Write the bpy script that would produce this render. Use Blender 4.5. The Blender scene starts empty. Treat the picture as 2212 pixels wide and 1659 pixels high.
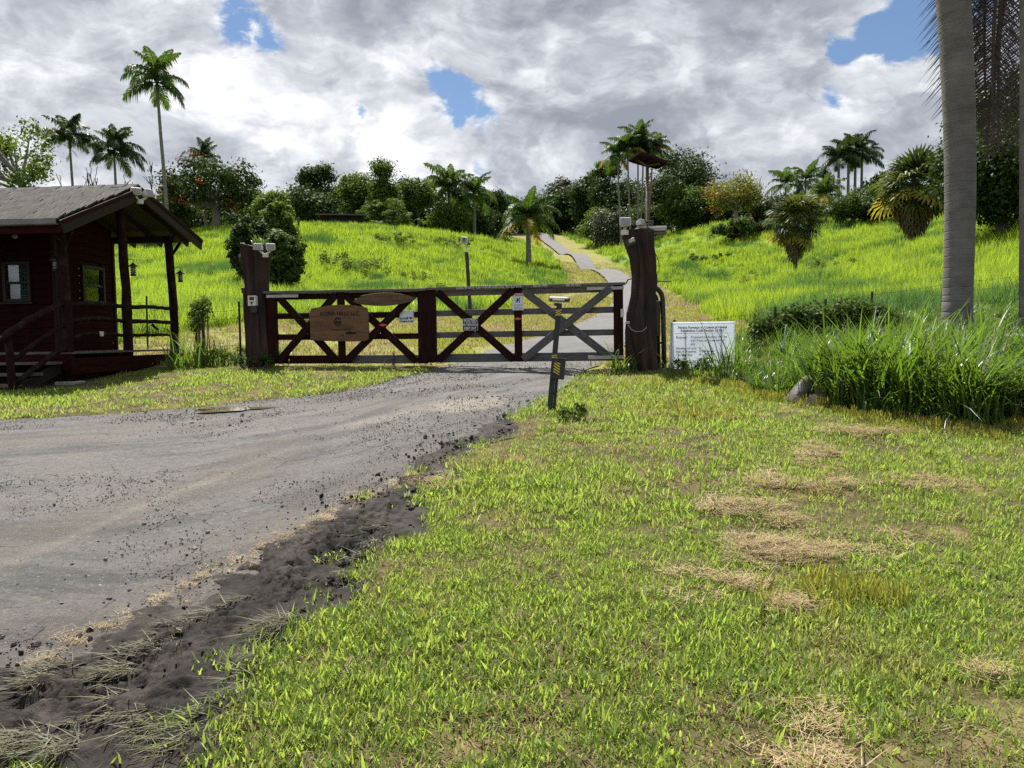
import bpy, bmesh, math, random
import numpy as np
from mathutils import Vector, Matrix, Euler
R = math.radians
sc = bpy.context.scene
COL = sc.collection

# ------------------------------------------------------------------ camera, world, sun, exposure
W2, H2, F2 = 2212.0, 1659.0, 1661.0            # the frame the measurements were taken in
EYE = Vector((0.0, 0.0, 1.6))
PITCH, ROLL = R(3.5), 0.012
fwd = Vector((0, math.cos(PITCH), -math.sin(PITCH)))
rt0 = Vector((1, 0, 0)); up0 = rt0.cross(fwd)
RT = rt0 * math.cos(ROLL) - up0 * math.sin(ROLL)
UP = up0 * math.cos(ROLL) + rt0 * math.sin(ROLL)
cam_d = bpy.data.cameras.new('camera'); cam = bpy.data.objects.new('camera', cam_d); COL.objects.link(cam)
cam_d.sensor_width = 36.0; cam_d.lens = 36.0 * F2 / W2; cam_d.clip_start = 0.05; cam_d.clip_end = 6000
M = Matrix((RT, UP, -fwd)).transposed().to_4x4(); M.translation = EYE
cam.matrix_world = M
sc.camera = cam

SUN_EL, SUN_AZ = R(63), R(24)                   # azimuth measured to the left of straight ahead
sun_dir = Vector((-math.sin(SUN_AZ) * math.cos(SUN_EL), math.cos(SUN_AZ) * math.cos(SUN_EL), math.sin(SUN_EL)))
sd = bpy.data.lights.new('sun', 'SUN'); sd.energy = 5.0; sd.angle = R(0.55); sd.color = (1.0, 0.95, 0.86)
so = bpy.data.objects.new('sun', sd); COL.objects.link(so)
so.rotation_euler = sun_dir.to_track_quat('Z', 'Y').to_euler(); so.location = (0, 0, 60)

sc.view_settings.view_transform = 'Standard'; sc.view_settings.look = 'None'
sc.view_settings.exposure = 1.15; sc.view_settings.gamma = 1.0; sc.view_settings.use_curve_mapping = False
sc.render.engine = 'CYCLES'
cy = sc.cycles
cy.max_bounces = 6; cy.diffuse_bounces = 3; cy.glossy_bounces = 3; cy.transmission_bounces = 5
cy.transparent_max_bounces = 12; cy.caustics_reflective = False; cy.caustics_refractive = False
cy.sample_clamp_indirect = 4.0
try:
    cy.use_denoising = False; cy.denoiser = 'OPENIMAGEDENOISE'; cy.denoising_input_passes = 'RGB_ALBEDO_NORMAL'
except Exception:
    pass

class NT:
    """tiny node-tree helper"""
    def __init__(s, tree): s.t = tree; s.n = tree.nodes; s.l = tree.links
    def add(s, typ, **kw):
        n = s.n.new(typ)
        for k, v in kw.items(): setattr(n, k, v)
        return n
    def put(s, node, sock, val):
        i = node.inputs[sock]
        if isinstance(val, bpy.types.NodeSocket): s.l.new(val, i)
        else:
            try: i.default_value = val
            except Exception: i.default_value = tuple(val) + (1.0,) if len(val) == 3 else val
        return node
    def math(s, op, a, b=0.0, c=0.0, clamp=False):
        n = s.add('ShaderNodeMath', operation=op, use_clamp=clamp); s.put(n, 0, a); s.put(n, 1, b)
        if op in ('MULTIPLY_ADD', 'SMOOTH_MIN'): s.put(n, 2, c)
        return n.outputs[0]
    def vmath(s, op, a, b=(0, 0, 0), scale=None):
        n = s.add('ShaderNodeVectorMath', operation=op); s.put(n, 0, a)
        if op not in ('LENGTH', 'NORMALIZE', 'SCALE'): s.put(n, 1, b)
        if scale is not None: s.put(n, 'Scale', scale)
        return n.outputs['Value'] if op in ('DOT_PRODUCT', 'LENGTH', 'DISTANCE') else n.outputs[0]
    def noise(s, vec, scale, detail=4, rough=0.55, dist=0.0, lac=2.0, w=None):
        n = s.add('ShaderNodeTexNoise')
        if w is not None: n.noise_dimensions = '4D'; s.put(n, 'W', w)
        s.put(n, 'Vector', vec); s.put(n, 'Scale', scale); s.put(n, 'Detail', detail)
        s.put(n, 'Roughness', rough); s.put(n, 'Distortion', dist); s.put(n, 'Lacunarity', lac)
        return n.outputs['Fac']
    def ramp(s, fac, stops, interp='LINEAR'):
        n = s.add('ShaderNodeValToRGB'); r = n.color_ramp; r.interpolation = interp
        while len(r.elements) < len(stops): r.elements.new(0.5)
        for e, (p, c) in zip(r.elements, stops):
            e.position = p; e.color = tuple(c) + (1,) if len(c) == 3 else c
        s.put(n, 0, fac); return n.outputs[0]
    def mix(s, fac, a, b, blend='MIX'):
        n = s.add('ShaderNodeMix', data_type='RGBA', blend_type=blend)
        s.put(n, 0, fac); s.put(n, 6, a); s.put(n, 7, b); return n.outputs[2]
    def smooth(s, x, lo, hi):
        n = s.add('ShaderNodeMapRange', interpolation_type='SMOOTHSTEP')
        s.put(n, 0, x); s.put(n, 1, lo); s.put(n, 2, hi); s.put(n, 3, 0.0); s.put(n, 4, 1.0); return n.outputs[0]

def ray(px, py):
    return fwd + RT * ((px - W2 / 2) / F2) + UP * ((H2 / 2 - py) / F2)
def at(px, py, d):
    """the point at depth d (metres along +Y) seen at a measured position"""
    v = ray(px, py); return EYE + v * (d / v.y)

def build_world():
    w = bpy.data.worlds.new('World'); sc.world = w; w.use_nodes = True
    t = NT(w.node_tree); t.n.clear()
    out = t.add('ShaderNodeOutputWorld')
    sky = t.add('ShaderNodeTexSky', sky_type='NISHITA'); sky.sun_disc = False
    sky.sun_elevation = SUN_EL; sky.sun_rotation = math.atan2(sun_dir.x, sun_dir.y)
    sky.altitude = 300; sky.air_density = 1.0; sky.dust_density = 0.2; sky.ozone_density = 3.0
    bs = t.add('ShaderNodeBackground'); t.put(bs, 0, sky.outputs[0]); t.put(bs, 1, 0.05)
    tc = t.add('ShaderNodeTexCoord'); d = tc.outputs['Generated']
    sep = t.add('ShaderNodeSeparateXYZ'); t.put(sep, 0, d)
    p = t.vmath('MULTIPLY', d, (1.0, 1.0, 1.75))                  # layers lie flatter towards the horizon
    warp = t.add('ShaderNodeTexNoise'); t.put(warp, 'Vector', p); t.put(warp, 'Scale', 5.0); t.put(warp, 'Detail', 5.0)
    wv = t.vmath('SUBTRACT', warp.outputs['Color'], (0.5, 0.5, 0.5))
    pw = t.vmath('ADD', p, t.vmath('SCALE', wv, scale=0.16))
    big = t.noise(t.vmath('ADD', p, (9.1, 3.3, 6.2)), 2.1, 3, 0.5)
    mid = t.noise(pw, 5.5, 6, 0.55)
    puff = t.noise(pw, 13.0, 9, 0.62)
    # billows: rounded tops from a folded noise
    fold = t.math('ABSOLUTE', t.math('SUBTRACT', t.math('MULTIPLY', t.noise(pw, 8.0, 7, 0.58), 2.0), 1.0))
    bil = t.smooth(fold, 0.0, 0.42)
    gaps = [((955, 185), 0.040, 0.95), ((990, 222), 0.050, 1.0), ((1040, 248), 0.040, 0.95), ((985, 262), 0.030, 0.9), ((1032, 362), 0.024, 0.80), ((500, 28), 0.046, 0.80), ((560, 62), 0.034, 0.72),
            ((1960, 38), 0.062, 1.1), ((1900, 70), 0.030, 0.8), ((1845, 108), 0.036, 0.88), ((2070, 10), 0.06, .9), ((760, 250), 0.018, 0.7), ((1795, 216), 0.022, 0.70), ((855, 285), .016, .6), ((1730, 20), .02, .5)]
    g = None
    dw = t.vmath('ADD', d, t.vmath('SCALE', wv, scale=0.085))
    for (px, py), rad, amp in gaps:
        v = ray(px, py).normalized()
        dist = t.vmath('DISTANCE', dw, tuple(v)); rad = rad * .70
        k = t.math('MULTIPLY', t.smooth(dist, rad * 1.7, rad * 0.1), amp)
        g = k if g is None else t.math('MAXIMUM', g, k)
    high = t.math('MULTIPLY', t.smooth(t.noise(p, 2.6, 5, 0.55), 0.56, 0.66), t.smooth(sep.outputs[2], 0.50, 0.62))   # the broken deck goes on overhead
    openv = t.math('MAXIMUM', g, high)
    rag = t.math('MULTIPLY', t.math('SUBTRACT', puff, 0.5), 2.1)
    gap = t.smooth(t.math('SUBTRACT', openv, rag), 0.36, 0.74)
    # brightness: grey bellies, white puffs; thin bright cloud round the openings
    tone = t.math('MULTIPLY', t.smooth(big, 0.36, 0.64), 0.34)
    tone = t.math('ADD', tone, t.math('MULTIPLY', t.smooth(mid, 0.34, 0.66), 0.34))
    tone = t.math('ADD', tone, t.math('MULTIPLY', t.smooth(puff, 0.34, 0.66), 0.28))
    tone = t.math('ADD', tone, t.math('MULTIPLY', bil, 0.20))
    tone = t.math('ADD', tone, t.math('MULTIPLY', t.smooth(g, 0.15, 0.7), 0.14))
    low = t.smooth(sep.outputs[2], 0.42, 0.16)
    tone = t.math('ADD', tone, t.math('MULTIPLY', low, 0.12))
    colr = t.ramp(tone, [(0.18, (0.150, 0.162, 0.192)), (0.42, (0.222, 0.236, 0.266)), (0.64, (0.335, 0.347, 0.370)), (0.92, (0.52, 0.524, 0.532))])
    bc = t.add('ShaderNodeBackground'); t.put(bc, 0, colr); t.put(bc, 1, 1.0)
    mx = t.add('ShaderNodeMixShader'); t.put(mx, 0, gap); t.l.new(bc.outputs[0], mx.inputs[1]); t.l.new(bs.outputs[0], mx.inputs[2])
    t.l.new(mx.outputs[0], out.inputs[0])
build_world()

# ------------------------------------------------------------------ terrain
def P3(px, py, d):
    v = at(px, py, d); return (v.x, v.y, v.z)
ctrl = []
for x in (-40, -20, -8, 0, 8, 20, 40):
    ctrl += [(x, -30, -1.8), (x, -8, -0.35)]
for x in (-9, -5, -2, 1, 4, 8):
    ctrl += [(x, 0, -0.05), (x, 2.8, 0.02), (x, 6, 0.33), (x, 9.5, 0.68)]
ctrl += [(-20, 3, 0.0), (-20, 9.5, .6), (-20, 14, 1.0), (-11, 13.2, .92), (-7.4, 13, .91), (-7.2, 16.4, 1.2), (-4.7, 14.1, 1.12), (-1.4, 13.55, 1.09), (2.2, 12.9, 1.03), (20, 3, .3), (20, 9, 1.3)]
_ROADC = 7
for _i, a in enumerate([
    (1240, 732, 19.5), (1320, 693, 29), (1415, 652, 52), (1340, 602, 100), (1272, 553, 135), (1212, 527, 160), (1155, 504, 185),
    (900, 740, 18), (700, 690, 26), (700, 600, 45), (700, 545, 60), (700, 486, 78), (850, 492, 82), (960, 504, 88), (1060, 511, 97),
    (1060, 600, 60), (1000, 690, 28), (1150, 560, 85), (450, 520, 68), (300, 520, 68), (300, 640, 35), (300, 700, 22), (480, 600, 44), (100, 540, 60),
    (1500, 690, 27), (1500, 600, 60), (1500, 540, 90), (1500, 489, 118), (1720, 585, 60), (1720, 520, 85), (1720, 470, 112),
    (1980, 530, 50), (1980, 487, 68), (2150, 565, 30), (2212, 462, 42), (2150, 640, 18.5), (2070, 712, 13.5), (1800, 650, 27), (1700, 690, 19), (1580, 715, 17)]):
    _q = P3(*a); ctrl.append((_q[0], _q[1], _q[2] - (min(.8, max(0, (a[2] - 28) / 40)) if _i >= _ROADC else 0)))
ctrl += [(-90, 110, 15), (-55, 110, 15.5), (-28, 120, 16.5), (-10, 130, 18), (8, 215, 28), (30, 150, 21), (50, 140, 20), (75, 110, 18), (60, 60, 12.5), (60, 25, 7), (45, 45, 9.5),
         (-60, 60, 9), (-60, 30, 4), (-60, 10, .5), (60, 5, 3), (-90, 220, 26), (-40, 220, 27), (50, 220, 28), (100, 220, 27), (-150, 120, 15), (150, 120, 18), (-20, 170, 24.5), (22, 185, 25.5)]
for x in (-250, -100, 0, 100, 250): ctrl.append((x, 340, 31))
CP = np.array(ctrl, float)
def _U(r2): return np.where(r2 > 1e-12, r2 * np.log(np.maximum(r2, 1e-12)), 0.0)
_n = len(CP); _d2 = ((CP[:, None, :2] - CP[None, :, :2]) ** 2).sum(-1)
_A = np.zeros((_n + 3, _n + 3)); _A[:_n, :_n] = _U(_d2) + np.eye(_n) * 2.0
_A[:_n, _n] = 1; _A[:_n, _n + 1:] = CP[:, :2]; _A[_n, :_n] = 1; _A[_n + 1:, :_n] = CP[:, :2].T
_w = np.linalg.solve(_A, np.concatenate([CP[:, 2], np.zeros(3)]))
def hash2(ix, iy, seed):
    h = (ix * 374761393 + iy * 668265263 + seed * 1442695041) & 0xFFFFFFFF
    h = ((h ^ (h >> 13)) * 1274126177) & 0xFFFFFFFF
    return ((h ^ (h >> 16)) & 0xFFFF) / 65535.0
def vnoise(x, y, seed=0):
    x = np.asarray(x, float); y = np.asarray(y, float)
    ix = np.floor(x).astype(np.int64); iy = np.floor(y).astype(np.int64); fx = x - ix; fy = y - iy
    fx = fx * fx * fx * (fx * (fx * 6 - 15) + 10); fy = fy * fy * fy * (fy * (fy * 6 - 15) + 10)
    a = hash2(ix, iy, seed); b = hash2(ix + 1, iy, seed); c = hash2(ix, iy + 1, seed); d = hash2(ix + 1, iy + 1, seed)
    return (a + (b - a) * fx) * (1 - fy) + (c + (d - c) * fx) * fy
def fbm(x, y, oct=4, seed=0, gain=0.5):
    s = 0; a = 1; t = 0
    for i in range(oct):
        s = s + a * vnoise(np.asarray(x) * 2 ** i, np.asarray(y) * 2 ** i, seed + i * 17); t += a; a *= gain
    return s / t
def HT(x, y):
    """ground height; arrays or scalars"""
    sh = np.broadcast(np.asarray(x, float), np.asarray(y, float)).shape
    xx = np.clip(np.broadcast_to(x, sh).astype(float).ravel(), -240, 240); yy = np.clip(np.broadcast_to(y, sh).astype(float).ravel(), -30, 330)
    out = np.empty(len(xx))
    for s in range(0, len(xx), 20000):
        a = xx[s:s + 20000]; b = yy[s:s + 20000]
        r2 = (a[:, None] - CP[None, :, 0]) ** 2 + (b[:, None] - CP[None, :, 1]) ** 2
        out[s:s + 20000] = _U(r2) @ _w[:_n] + _w[_n] + _w[_n + 1] * a + _w[_n + 2] * b
    far = np.clip((yy - 22) / 30, 0, 1)
    out += far * (fbm(xx * .09, yy * .09, 3, 5) - .5) * 0.9 * np.clip(np.abs(xx - np.interp(yy, [14, 30, 52, 100, 160, 200], [1, 4, 9, 14, 10, 6])) / 14 - .35, 0, 1)
    return out.reshape(sh) if sh else float(out[0])
def project(x, y, z):
    v = np.stack([np.asarray(x, float), np.asarray(y, float), np.asarray(z, float) - EYE.z], -1)
    dz = v @ np.array(fwd); dz = np.where(dz > .05, dz, .05)
    return W2 / 2 + F2 * (v @ np.array(RT)) / dz, H2 / 2 - F2 * (v @ np.array(UP)) / dz
_dd = np.concatenate([np.arange(1.2, 20, .04), np.arange(20, 60, .15), np.arange(60, 240, .4)])
def hit(px, py):
    """where the line of sight through a measured position first meets the ground"""
    v = ray(px, py); k = _dd / v.y
    X = EYE.x + v.x * k; Y = EYE.y + v.y * k; Z = EYE.z + v.z * k
    g = Z - HT(X, Y); i = np.argmax(g < 0)
    if g[i] >= 0: i = len(g) - 1
    if i > 0:
        f = g[i - 1] / (g[i - 1] - g[i] + 1e-9); d = _dd[i - 1] + (_dd[i] - _dd[i - 1]) * f
    else: d = _dd[0]
    q = EYE + v * (d / v.y); return Vector((q.x, q.y, HT(q.x, q.y)))
def inpoly(x, y, poly):
    x = np.asarray(x, float); y = np.asarray(y, float); ins = np.zeros(x.shape, bool); n = len(poly)
    for i in range(n):
        x1, y1 = poly[i]; x2, y2 = poly[(i + 1) % n]
        c = ((y1 > y) != (y2 > y)) & (x < (x2 - x1) * (y - y1) / (y2 - y1 + 1e-12) + x1)
        ins ^= c
    return ins

# ------------------------------------------------------------------ mesh and object helpers
def mesh_np(name, v, f):
    """uniform polygons from arrays"""
    v = np.asarray(v, np.float32); f = np.asarray(f, np.int32)
    me = bpy.data.meshes.new(name); n, k = f.shape
    me.vertices.add(len(v)); me.vertices.foreach_set('co', v.ravel())
    me.loops.add(n * k); me.loops.foreach_set('vertex_index', f.ravel())
    me.polygons.add(n); me.polygons.foreach_set('loop_start', np.arange(0, n * k, k, dtype=np.int32))
    me.polygons.foreach_set('loop_total', np.full(n, k, np.int32))
    me.update(calc_edges=True); me.validate(); return me
def link(name, me, mat=None, parent=None, M=None, smooth=False):
    o = bpy.data.objects.new(name, me); COL.objects.link(o)
    if mat is not None and me is not None and len(me.materials) == 0: me.materials.append(mat)
    if parent is not None: o.parent = parent
    if M is not None: o.matrix_local = M
    if smooth and me is not None: me.polygons.foreach_set('use_smooth', np.ones(len(me.polygons), bool))
    return o
def tag(o, label=None, cat=None, group=None, kind=None):
    if label: o['label'] = label
    if cat: o['category'] = cat
    if group: o['group'] = group
    if kind: o['kind'] = kind
    return o
def thing(name, label, cat, loc=(0, 0, 0), rz=0.0, group=None):
    o = bpy.data.objects.new(name, None); COL.objects.link(o); o.location = loc; o.rotation_euler = (0, 0, rz); o.empty_display_size = .2
    return tag(o, label, cat, group)
def copy_tree(o, parent=None):
    c = o.copy(); COL.objects.link(c); c.parent = parent
    for ch in list(o.children): copy_tree(ch, c)
    return c
class MB:
    def __init__(s): s.v = []; s.f = []
    def add(s, v, f):
        k = len(s.v); s.v += [tuple(a) for a in v]; s.f += [tuple(i + k for i in q) for q in f]; return s
    def box(s, c, size, M=None):
        x, y, z = (a / 2 for a in size); c = Vector(c)
        v = [Vector((i * x, j * y, k * z)) for i in (-1, 1) for j in (-1, 1) for k in (-1, 1)]
        v = [(M @ a if M is not None else a) + c for a in v]
        return s.add(v, [(0, 1, 3, 2), (4, 6, 7, 5), (0, 4, 5, 1), (2, 3, 7, 6), (0, 2, 6, 4), (1, 5, 7, 3)])
    def tube(s, path, radii, n=8, cap=True, wob=0.0, rng=None):
        path = [Vector(p) for p in path]; v = []; f = []
        if not hasattr(radii, '__len__'): radii = [radii] * len(path)
        ref = None
        for i, p in enumerate(path):
            t = (path[min(i + 1, len(path) - 1)] - path[max(i - 1, 0)])
            t = t.normalized() if t.length > 1e-9 else Vector((0, 0, 1))
            if ref is None: ref = t.orthogonal().normalized()
            a = (ref - t * ref.dot(t)); a = a.normalized() if a.length > 1e-6 else t.orthogonal().normalized(); ref = a; b = t.cross(a)
            for j in range(n):
                th = 2 * math.pi * j / n; r = radii[i] * (1 + (wob * (rng.random() - .5) * 2 if rng else 0))
                v.append(p + (a * math.cos(th) + b * math.sin(th)) * r)
        m = len(path)
        for i in range(m - 1):
            for j in range(n):
                f.append((i * n + j, i * n + (j + 1) % n, (i + 1) * n + (j + 1) % n, (i + 1) * n + j))
        if cap: f.append(tuple(range(n - 1, -1, -1))); f.append(tuple(range((m - 1) * n, m * n)))
        return s.add(v, f)
    def prism(s, poly, y0, y1):
        """polygon in x,z pushed from y0 (front) to y1 (back)"""
        n = len(poly); v = [(a, y0, b) for a, b in poly] + [(a, y1, b) for a, b in poly]
        f = [tuple(range(n)), tuple(range(2 * n - 1, n - 1, -1))] + [(i, i + n, (i + 1) % n + n, (i + 1) % n) for i in range(n)]
        return s.add(v, f)
    def mesh(s, name, bevel=0.0):
        me = bpy.data.meshes.new(name); me.from_pydata(s.v, [], s.f)
        bm = bmesh.new(); bm.from_mesh(me)
        bmesh.ops.recalc_face_normals(bm, faces=bm.faces)
        if bevel: bmesh.ops.bevel(bm, geom=bm.edges[:], offset=bevel, segments=1, affect='EDGES', profile=.5)
        bm.to_mesh(me); bm.free(); me.update(); return me
    def build(s, name, mat, parent=None, bevel=0.0, smooth=False, M=None):
        return link(name, s.mesh(name, bevel), mat, parent, M, smooth)
def board(name, p0, p1, w, th, mat, parent, hint=(0, 1, 0), bevel=.004):
    """a plank from p0 to p1; w across in the plane, th along hint"""
    p0 = Vector(p0); p1 = Vector(p1); x = (p1 - p0); L = x.length; x.normalize()
    h = Vector(hint); y = (h - x * h.dot(x)).normalized(); z = x.cross(y)
    me = MB().box((0, 0, 0), (L, th, w)).mesh(name, bevel)
    M = Matrix((x, y, z)).transposed().to_4x4(); M.translation = (p0 + p1) / 2
    return link(name, me, mat, parent, M)

# ------------------------------------------------------------------ materials
MATS = {}
def pm(name, cols, scale=4.0, rough=.7, bump=0.0, bscale=None, stretch=(1, 1, 1), spec=.3, metal=0.0, coord='Object', detail=6, lo=.3, hi=.7, island=0.0):
    """noise-mixed colours on a principled surface"""
    m = bpy.data.materials.new(name); m.use_nodes = True; t = NT(m.node_tree); MATS[name] = m
    b = t.n['Principled BSDF']; tc = t.add('ShaderNodeTexCoord'); mp = t.add('ShaderNodeMapping'); t.put(mp, 0, tc.outputs[coord]); t.put(mp, 'Scale', stretch)
    v = mp.outputs[0]; n = t.noise(v, scale, detail, .6)
    k = len(cols) - 1
    if k == 0: c = None; t.put(b, 'Base Color', cols[0])
    else:
        c = t.ramp(n, [(lo + (hi - lo) * i / k, cols[i]) for i in range(k + 1)])
        if island:
            g = t.add('ShaderNodeNewGeometry'); oi = t.add('ShaderNodeObjectInfo')
            rnd = t.math('FRACT', t.math('ADD', g.outputs['Random Per Island'], oi.outputs['Random']))
            hsv = t.add('ShaderNodeHueSaturation'); t.put(hsv, 'Color', c); t.put(hsv, 'Value', t.math('MULTIPLY_ADD', rnd, island * 2, 1 - island)); c = hsv.outputs[0]
        t.put(b, 'Base Color', c)
    t.put(b, 'Roughness', rough); t.put(b, 'Specular IOR Level', spec); t.put(b, 'Metallic', metal)
    if bump:
        bn = t.add('ShaderNodeBump'); t.put(bn, 'Strength', bump); t.put(bn, 'Distance', .02)
        t.put(bn, 'Height', t.noise(v, bscale or scale * 3, 5, .6)); t.put(b, 'Normal', bn.outputs[0])
    return m
def leafmat(name, cols, trans, tmix=.4, vscale=.6, rough=.55, spec=.25, pscale=0.0, pcol=None, plo=.45, phi=.62):
    """leaf: diffuse in front, light let through from behind; each leaf its own tint"""
    m = bpy.data.materials.new(name); m.use_nodes = True; t = NT(m.node_tree); MATS[name] = m
    b = t.n['Principled BSDF']; out = t.n['Material Output']
    g = t.add('ShaderNodeNewGeometry'); oi = t.add('ShaderNodeObjectInfo')
    rnd = t.math('FRACT', t.math('ADD', g.outputs['Random Per Island'], oi.outputs['Random']))
    k = len(cols) - 1
    c = t.ramp(rnd, [(i / max(k, 1), cols[i]) for i in range(k + 1)])
    tr = t.mix(0.0, trans, trans)
    if pcol is not None:
        pn = t.smooth(t.noise(g.outputs['Position'], pscale, 4, .6), plo, phi)
        c = t.mix(pn, c, pcol); tr = t.mix(pn, trans, tuple(min(1, a * 1.5) for a in pcol))
    hs = t.add('ShaderNodeHueSaturation'); t.put(hs, 'Color', tr); t.put(hs, 'Value', t.math('MULTIPLY_ADD', rnd, .5, .75))
    t.put(b, 'Base Color', c); t.put(b, 'Roughness', rough); t.put(b, 'Specular IOR Level', spec)
    tb = t.add('ShaderNodeBsdfTranslucent'); t.put(tb, 0, hs.outputs[0])
    mx = t.add('ShaderNodeMixShader'); t.put(mx, 0, tmix); t.l.new(b.outputs[0], mx.inputs[1]); t.l.new(tb.outputs[0], mx.inputs[2]); t.l.new(mx.outputs[0], out.inputs[0])
    return m
# ------------------------------------------------------------------ where things grow: zones
def cat_resample(pts, n):
    pts = np.array([[p[0], p[1]] for p in pts], float); m = len(pts); out = []
    for i in range(m - 1):
        p0 = pts[max(i - 1, 0)]; p1 = pts[i]; p2 = pts[i + 1]; p3 = pts[min(i + 2, m - 1)]
        for t in np.linspace(0, 1, n, endpoint=False):
            out.append(.5 * (2 * p1 + (p2 - p0) * t + (2 * p0 - 5 * p1 + 4 * p2 - p3) * t * t + (3 * p1 - p0 - 3 * p2 + p3) * t ** 3))
    out.append(pts[-1]); return np.array(out)
ROADPX = [((-900, 965), (-900, 1790)), ((-450, 935), (-450, 1640)), ((0, 905), (0, 1490)), ((300, 889), (300, 1385)), ((560, 864), (560, 1240)), ((760, 838), (800, 1082)), ((900, 806), (1060, 938)), ((950, 793), (1195, 850)),
          ((990, 783), (1272, 797)), ((1055, 757), (1345, 757)), ((1130, 732), (1398, 716)), ((1240, 704), (1424, 690)), ((1320, 684), (1436, 668)), ((1358, 656), (1438, 648)), ((1352, 634), (1412, 627)),
          ((1318, 608), (1355, 597)), ((1258, 558), (1283, 550)), ((1205, 532), (1226, 524)), ((1165, 515), (1184, 510)), ((1147, 506), (1160, 502))]
_hl = [hit(*a) for a, b in ROADPX]; _hr = [hit(*b) for a, b in ROADPX]
for _ in range(3):
    for _h in (_hl, _hr):
        _c0 = [v.copy() for v in _h]
        for _i in range(10, len(_h) - 1): _h[_i] = _c0[_i] * .5 + (_c0[_i - 1] + _c0[_i + 1]) * .25
# past the crest the drive runs on over the plateau
_dl = (_hl[-1] - _hl[-2]).normalized()
_hl.append(_hl[-1] + Vector((-4, 26, 0))); _hr.append(_hl[-1] + Vector((2.6, 0, 0)))
NSEG = 14
RL = cat_resample(_hl, NSEG); RR = cat_resample(_hr, NSEG)
ROADPOLY = [tuple(a) for a in RL] + [tuple(a) for a in RR[::-1]]
FENCE_A, FENCE_B = Vector((-4.68, 14.1, 0)), Vector((2.17, 12.9, 0))
def fence_y(x):
    x = np.asarray(x, float)
    return np.where(x < -4.68, 14.1 + (-4.68 - x) * .45, np.where(x > 2.17, 12.9 + (x - 2.17) * .22, 14.1 + (x + 4.68) * (12.9 - 14.1) / 6.85))
MOWNPX = [(250, 830), (250, 735), (420, 715), (560, 690), (870, 688), (960, 682), (1090, 668), (1225, 615), (1205, 565), (1165, 527), (1085, 512), (1100, 500), (1190, 498), (1235, 520), (1300, 553), (1375, 590), (1440, 625),
          (1485, 650), (1565, 688), (1640, 706), (1660, 830)]
MUDPX = [(1110, 895), (1050, 915), (930, 985), (860, 1030), (700, 1095), (600, 1165), (470, 1262), (300, 1345), (150, 1415), (0, 1470), (-120, 1530), (-200, 1700), (300, 1760), (400, 1670), (455, 1570), (630, 1430), (745, 1330), (805, 1250), (890, 1120), (955, 1060), (1030, 975), (1100, 925)]
MUDPOLY = [tuple(hit(*a).xy) for a in MUDPX]
TALLPX = [(1560, 828), (1640, 848), (1740, 862), (1850, 898), (2000, 915), (2220, 925), (2700, 940)]
_tl = np.array([tuple(hit(*a).xy) for a in TALLPX])
def tall_front(x): return np.interp(x, _tl[:, 0], _tl[:, 1]) + (fbm(np.asarray(x, float) * 1.6, np.asarray(x, float) * 0 + 3.3, 3, 77) - .5) * 1.1
ROAD, MUD, LAWN, MOWN, FIELD, TALL = range(6)
def classify(x, y):
    x = np.asarray(x, float); y = np.asarray(y, float)
    c = np.full(x.shape, LAWN)
    beh = y > fence_y(x)
    jx = x + (fbm(x * .5, y * .5, 3, 40) - .5) * 1.2; jy = y + (fbm(x * .5, y * .5, 3, 41) - .5) * 1.2
    px, py = project(jx, jy, HT(x, y))
    c = np.where(beh, FIELD, c)
    c = np.where(beh & inpoly(px, py, MOWNPX) & (y < 195), MOWN, c)
    c = np.where((~beh | (y < 15.5)) & (x > _tl[0, 0]) & (y > tall_front(x)), TALL, c)
    e = .10
    mx = x + (fbm(x * 2.8, y * 2.8, 4, 50) - .5) * .85; my = y + (fbm(x * 2.8, y * 2.8, 4, 51) - .5) * .85
    c = np.where(inpoly(mx, my, MUDPOLY), MUD, c)
    rx = x + (fbm(x * 1.7, y * 1.7, 3, 60) - .5) * .35; ry = y + (fbm(x * 1.7, y * 1.7, 3, 61) - .5) * .35
    c = np.where(inpoly(rx, ry, ROADPOLY) & (c != MUD), ROAD, c)
    return c

# ------------------------------------------------------------------ the ground sheet
def axis(parts):
    a = []
    for lo, hi, st in parts: a += list(np.arange(lo, hi, st))
    a.append(parts[-1][1]); return np.array(a)
gx = axis([(-3000, -300, 450), (-300, -60, 12), (-60, -14, 1.5), (-14, 14, .22), (14, 60, 1.5), (60, 300, 12), (300, 3000, 450)])
gy = axis([(-2000, -30, 400), (-30, 0, 3), (0, 22, .22), (22, 60, .7), (60, 200, 1.6), (200, 400, 10), (400, 4000, 400)])
GX, GY = np.meshgrid(gx, gy)
CLS = classify(GX, GY)
GZ = HT(GX, GY)
_in = inpoly(GX, GY, ROADPOLY)
GZ = GZ - np.where(_in, .06 + .06 * np.clip((GY - 20) / 30, 0, 1), 0) - np.where(CLS == MUD, .05, 0) + (fbm(GX * 1.1, GY * 1.1, 3, 3) - .5) * .05 * (np.abs(GX) < 14) * (GY < 22)
me = mesh_np('ground', np.stack([GX, GY, GZ], -1).reshape(-1, 3),
             [(j * len(gx) + i, j * len(gx) + i + 1, (j + 1) * len(gx) + i + 1, (j + 1) * len(gx) + i) for j in range(len(gy) - 1) for i in range(len(gx) - 1)])
zone = np.zeros((GX.size, 4), np.float32); zc = {ROAD: (.07, .055, .035), MUD: (.03, .024, .018), LAWN: (.075, .066, .030), MOWN: (.20, .20, .06), FIELD: (.13, .22, .012), TALL: (.05, .07, .015)}
for k, v in zc.items(): zone[CLS.ravel() == k, :3] = v
zone[:, 3] = 1
ca = me.color_attributes.new('zone', 'FLOAT_COLOR', 'POINT'); ca.data.foreach_set('color', zone.ravel())
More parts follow.
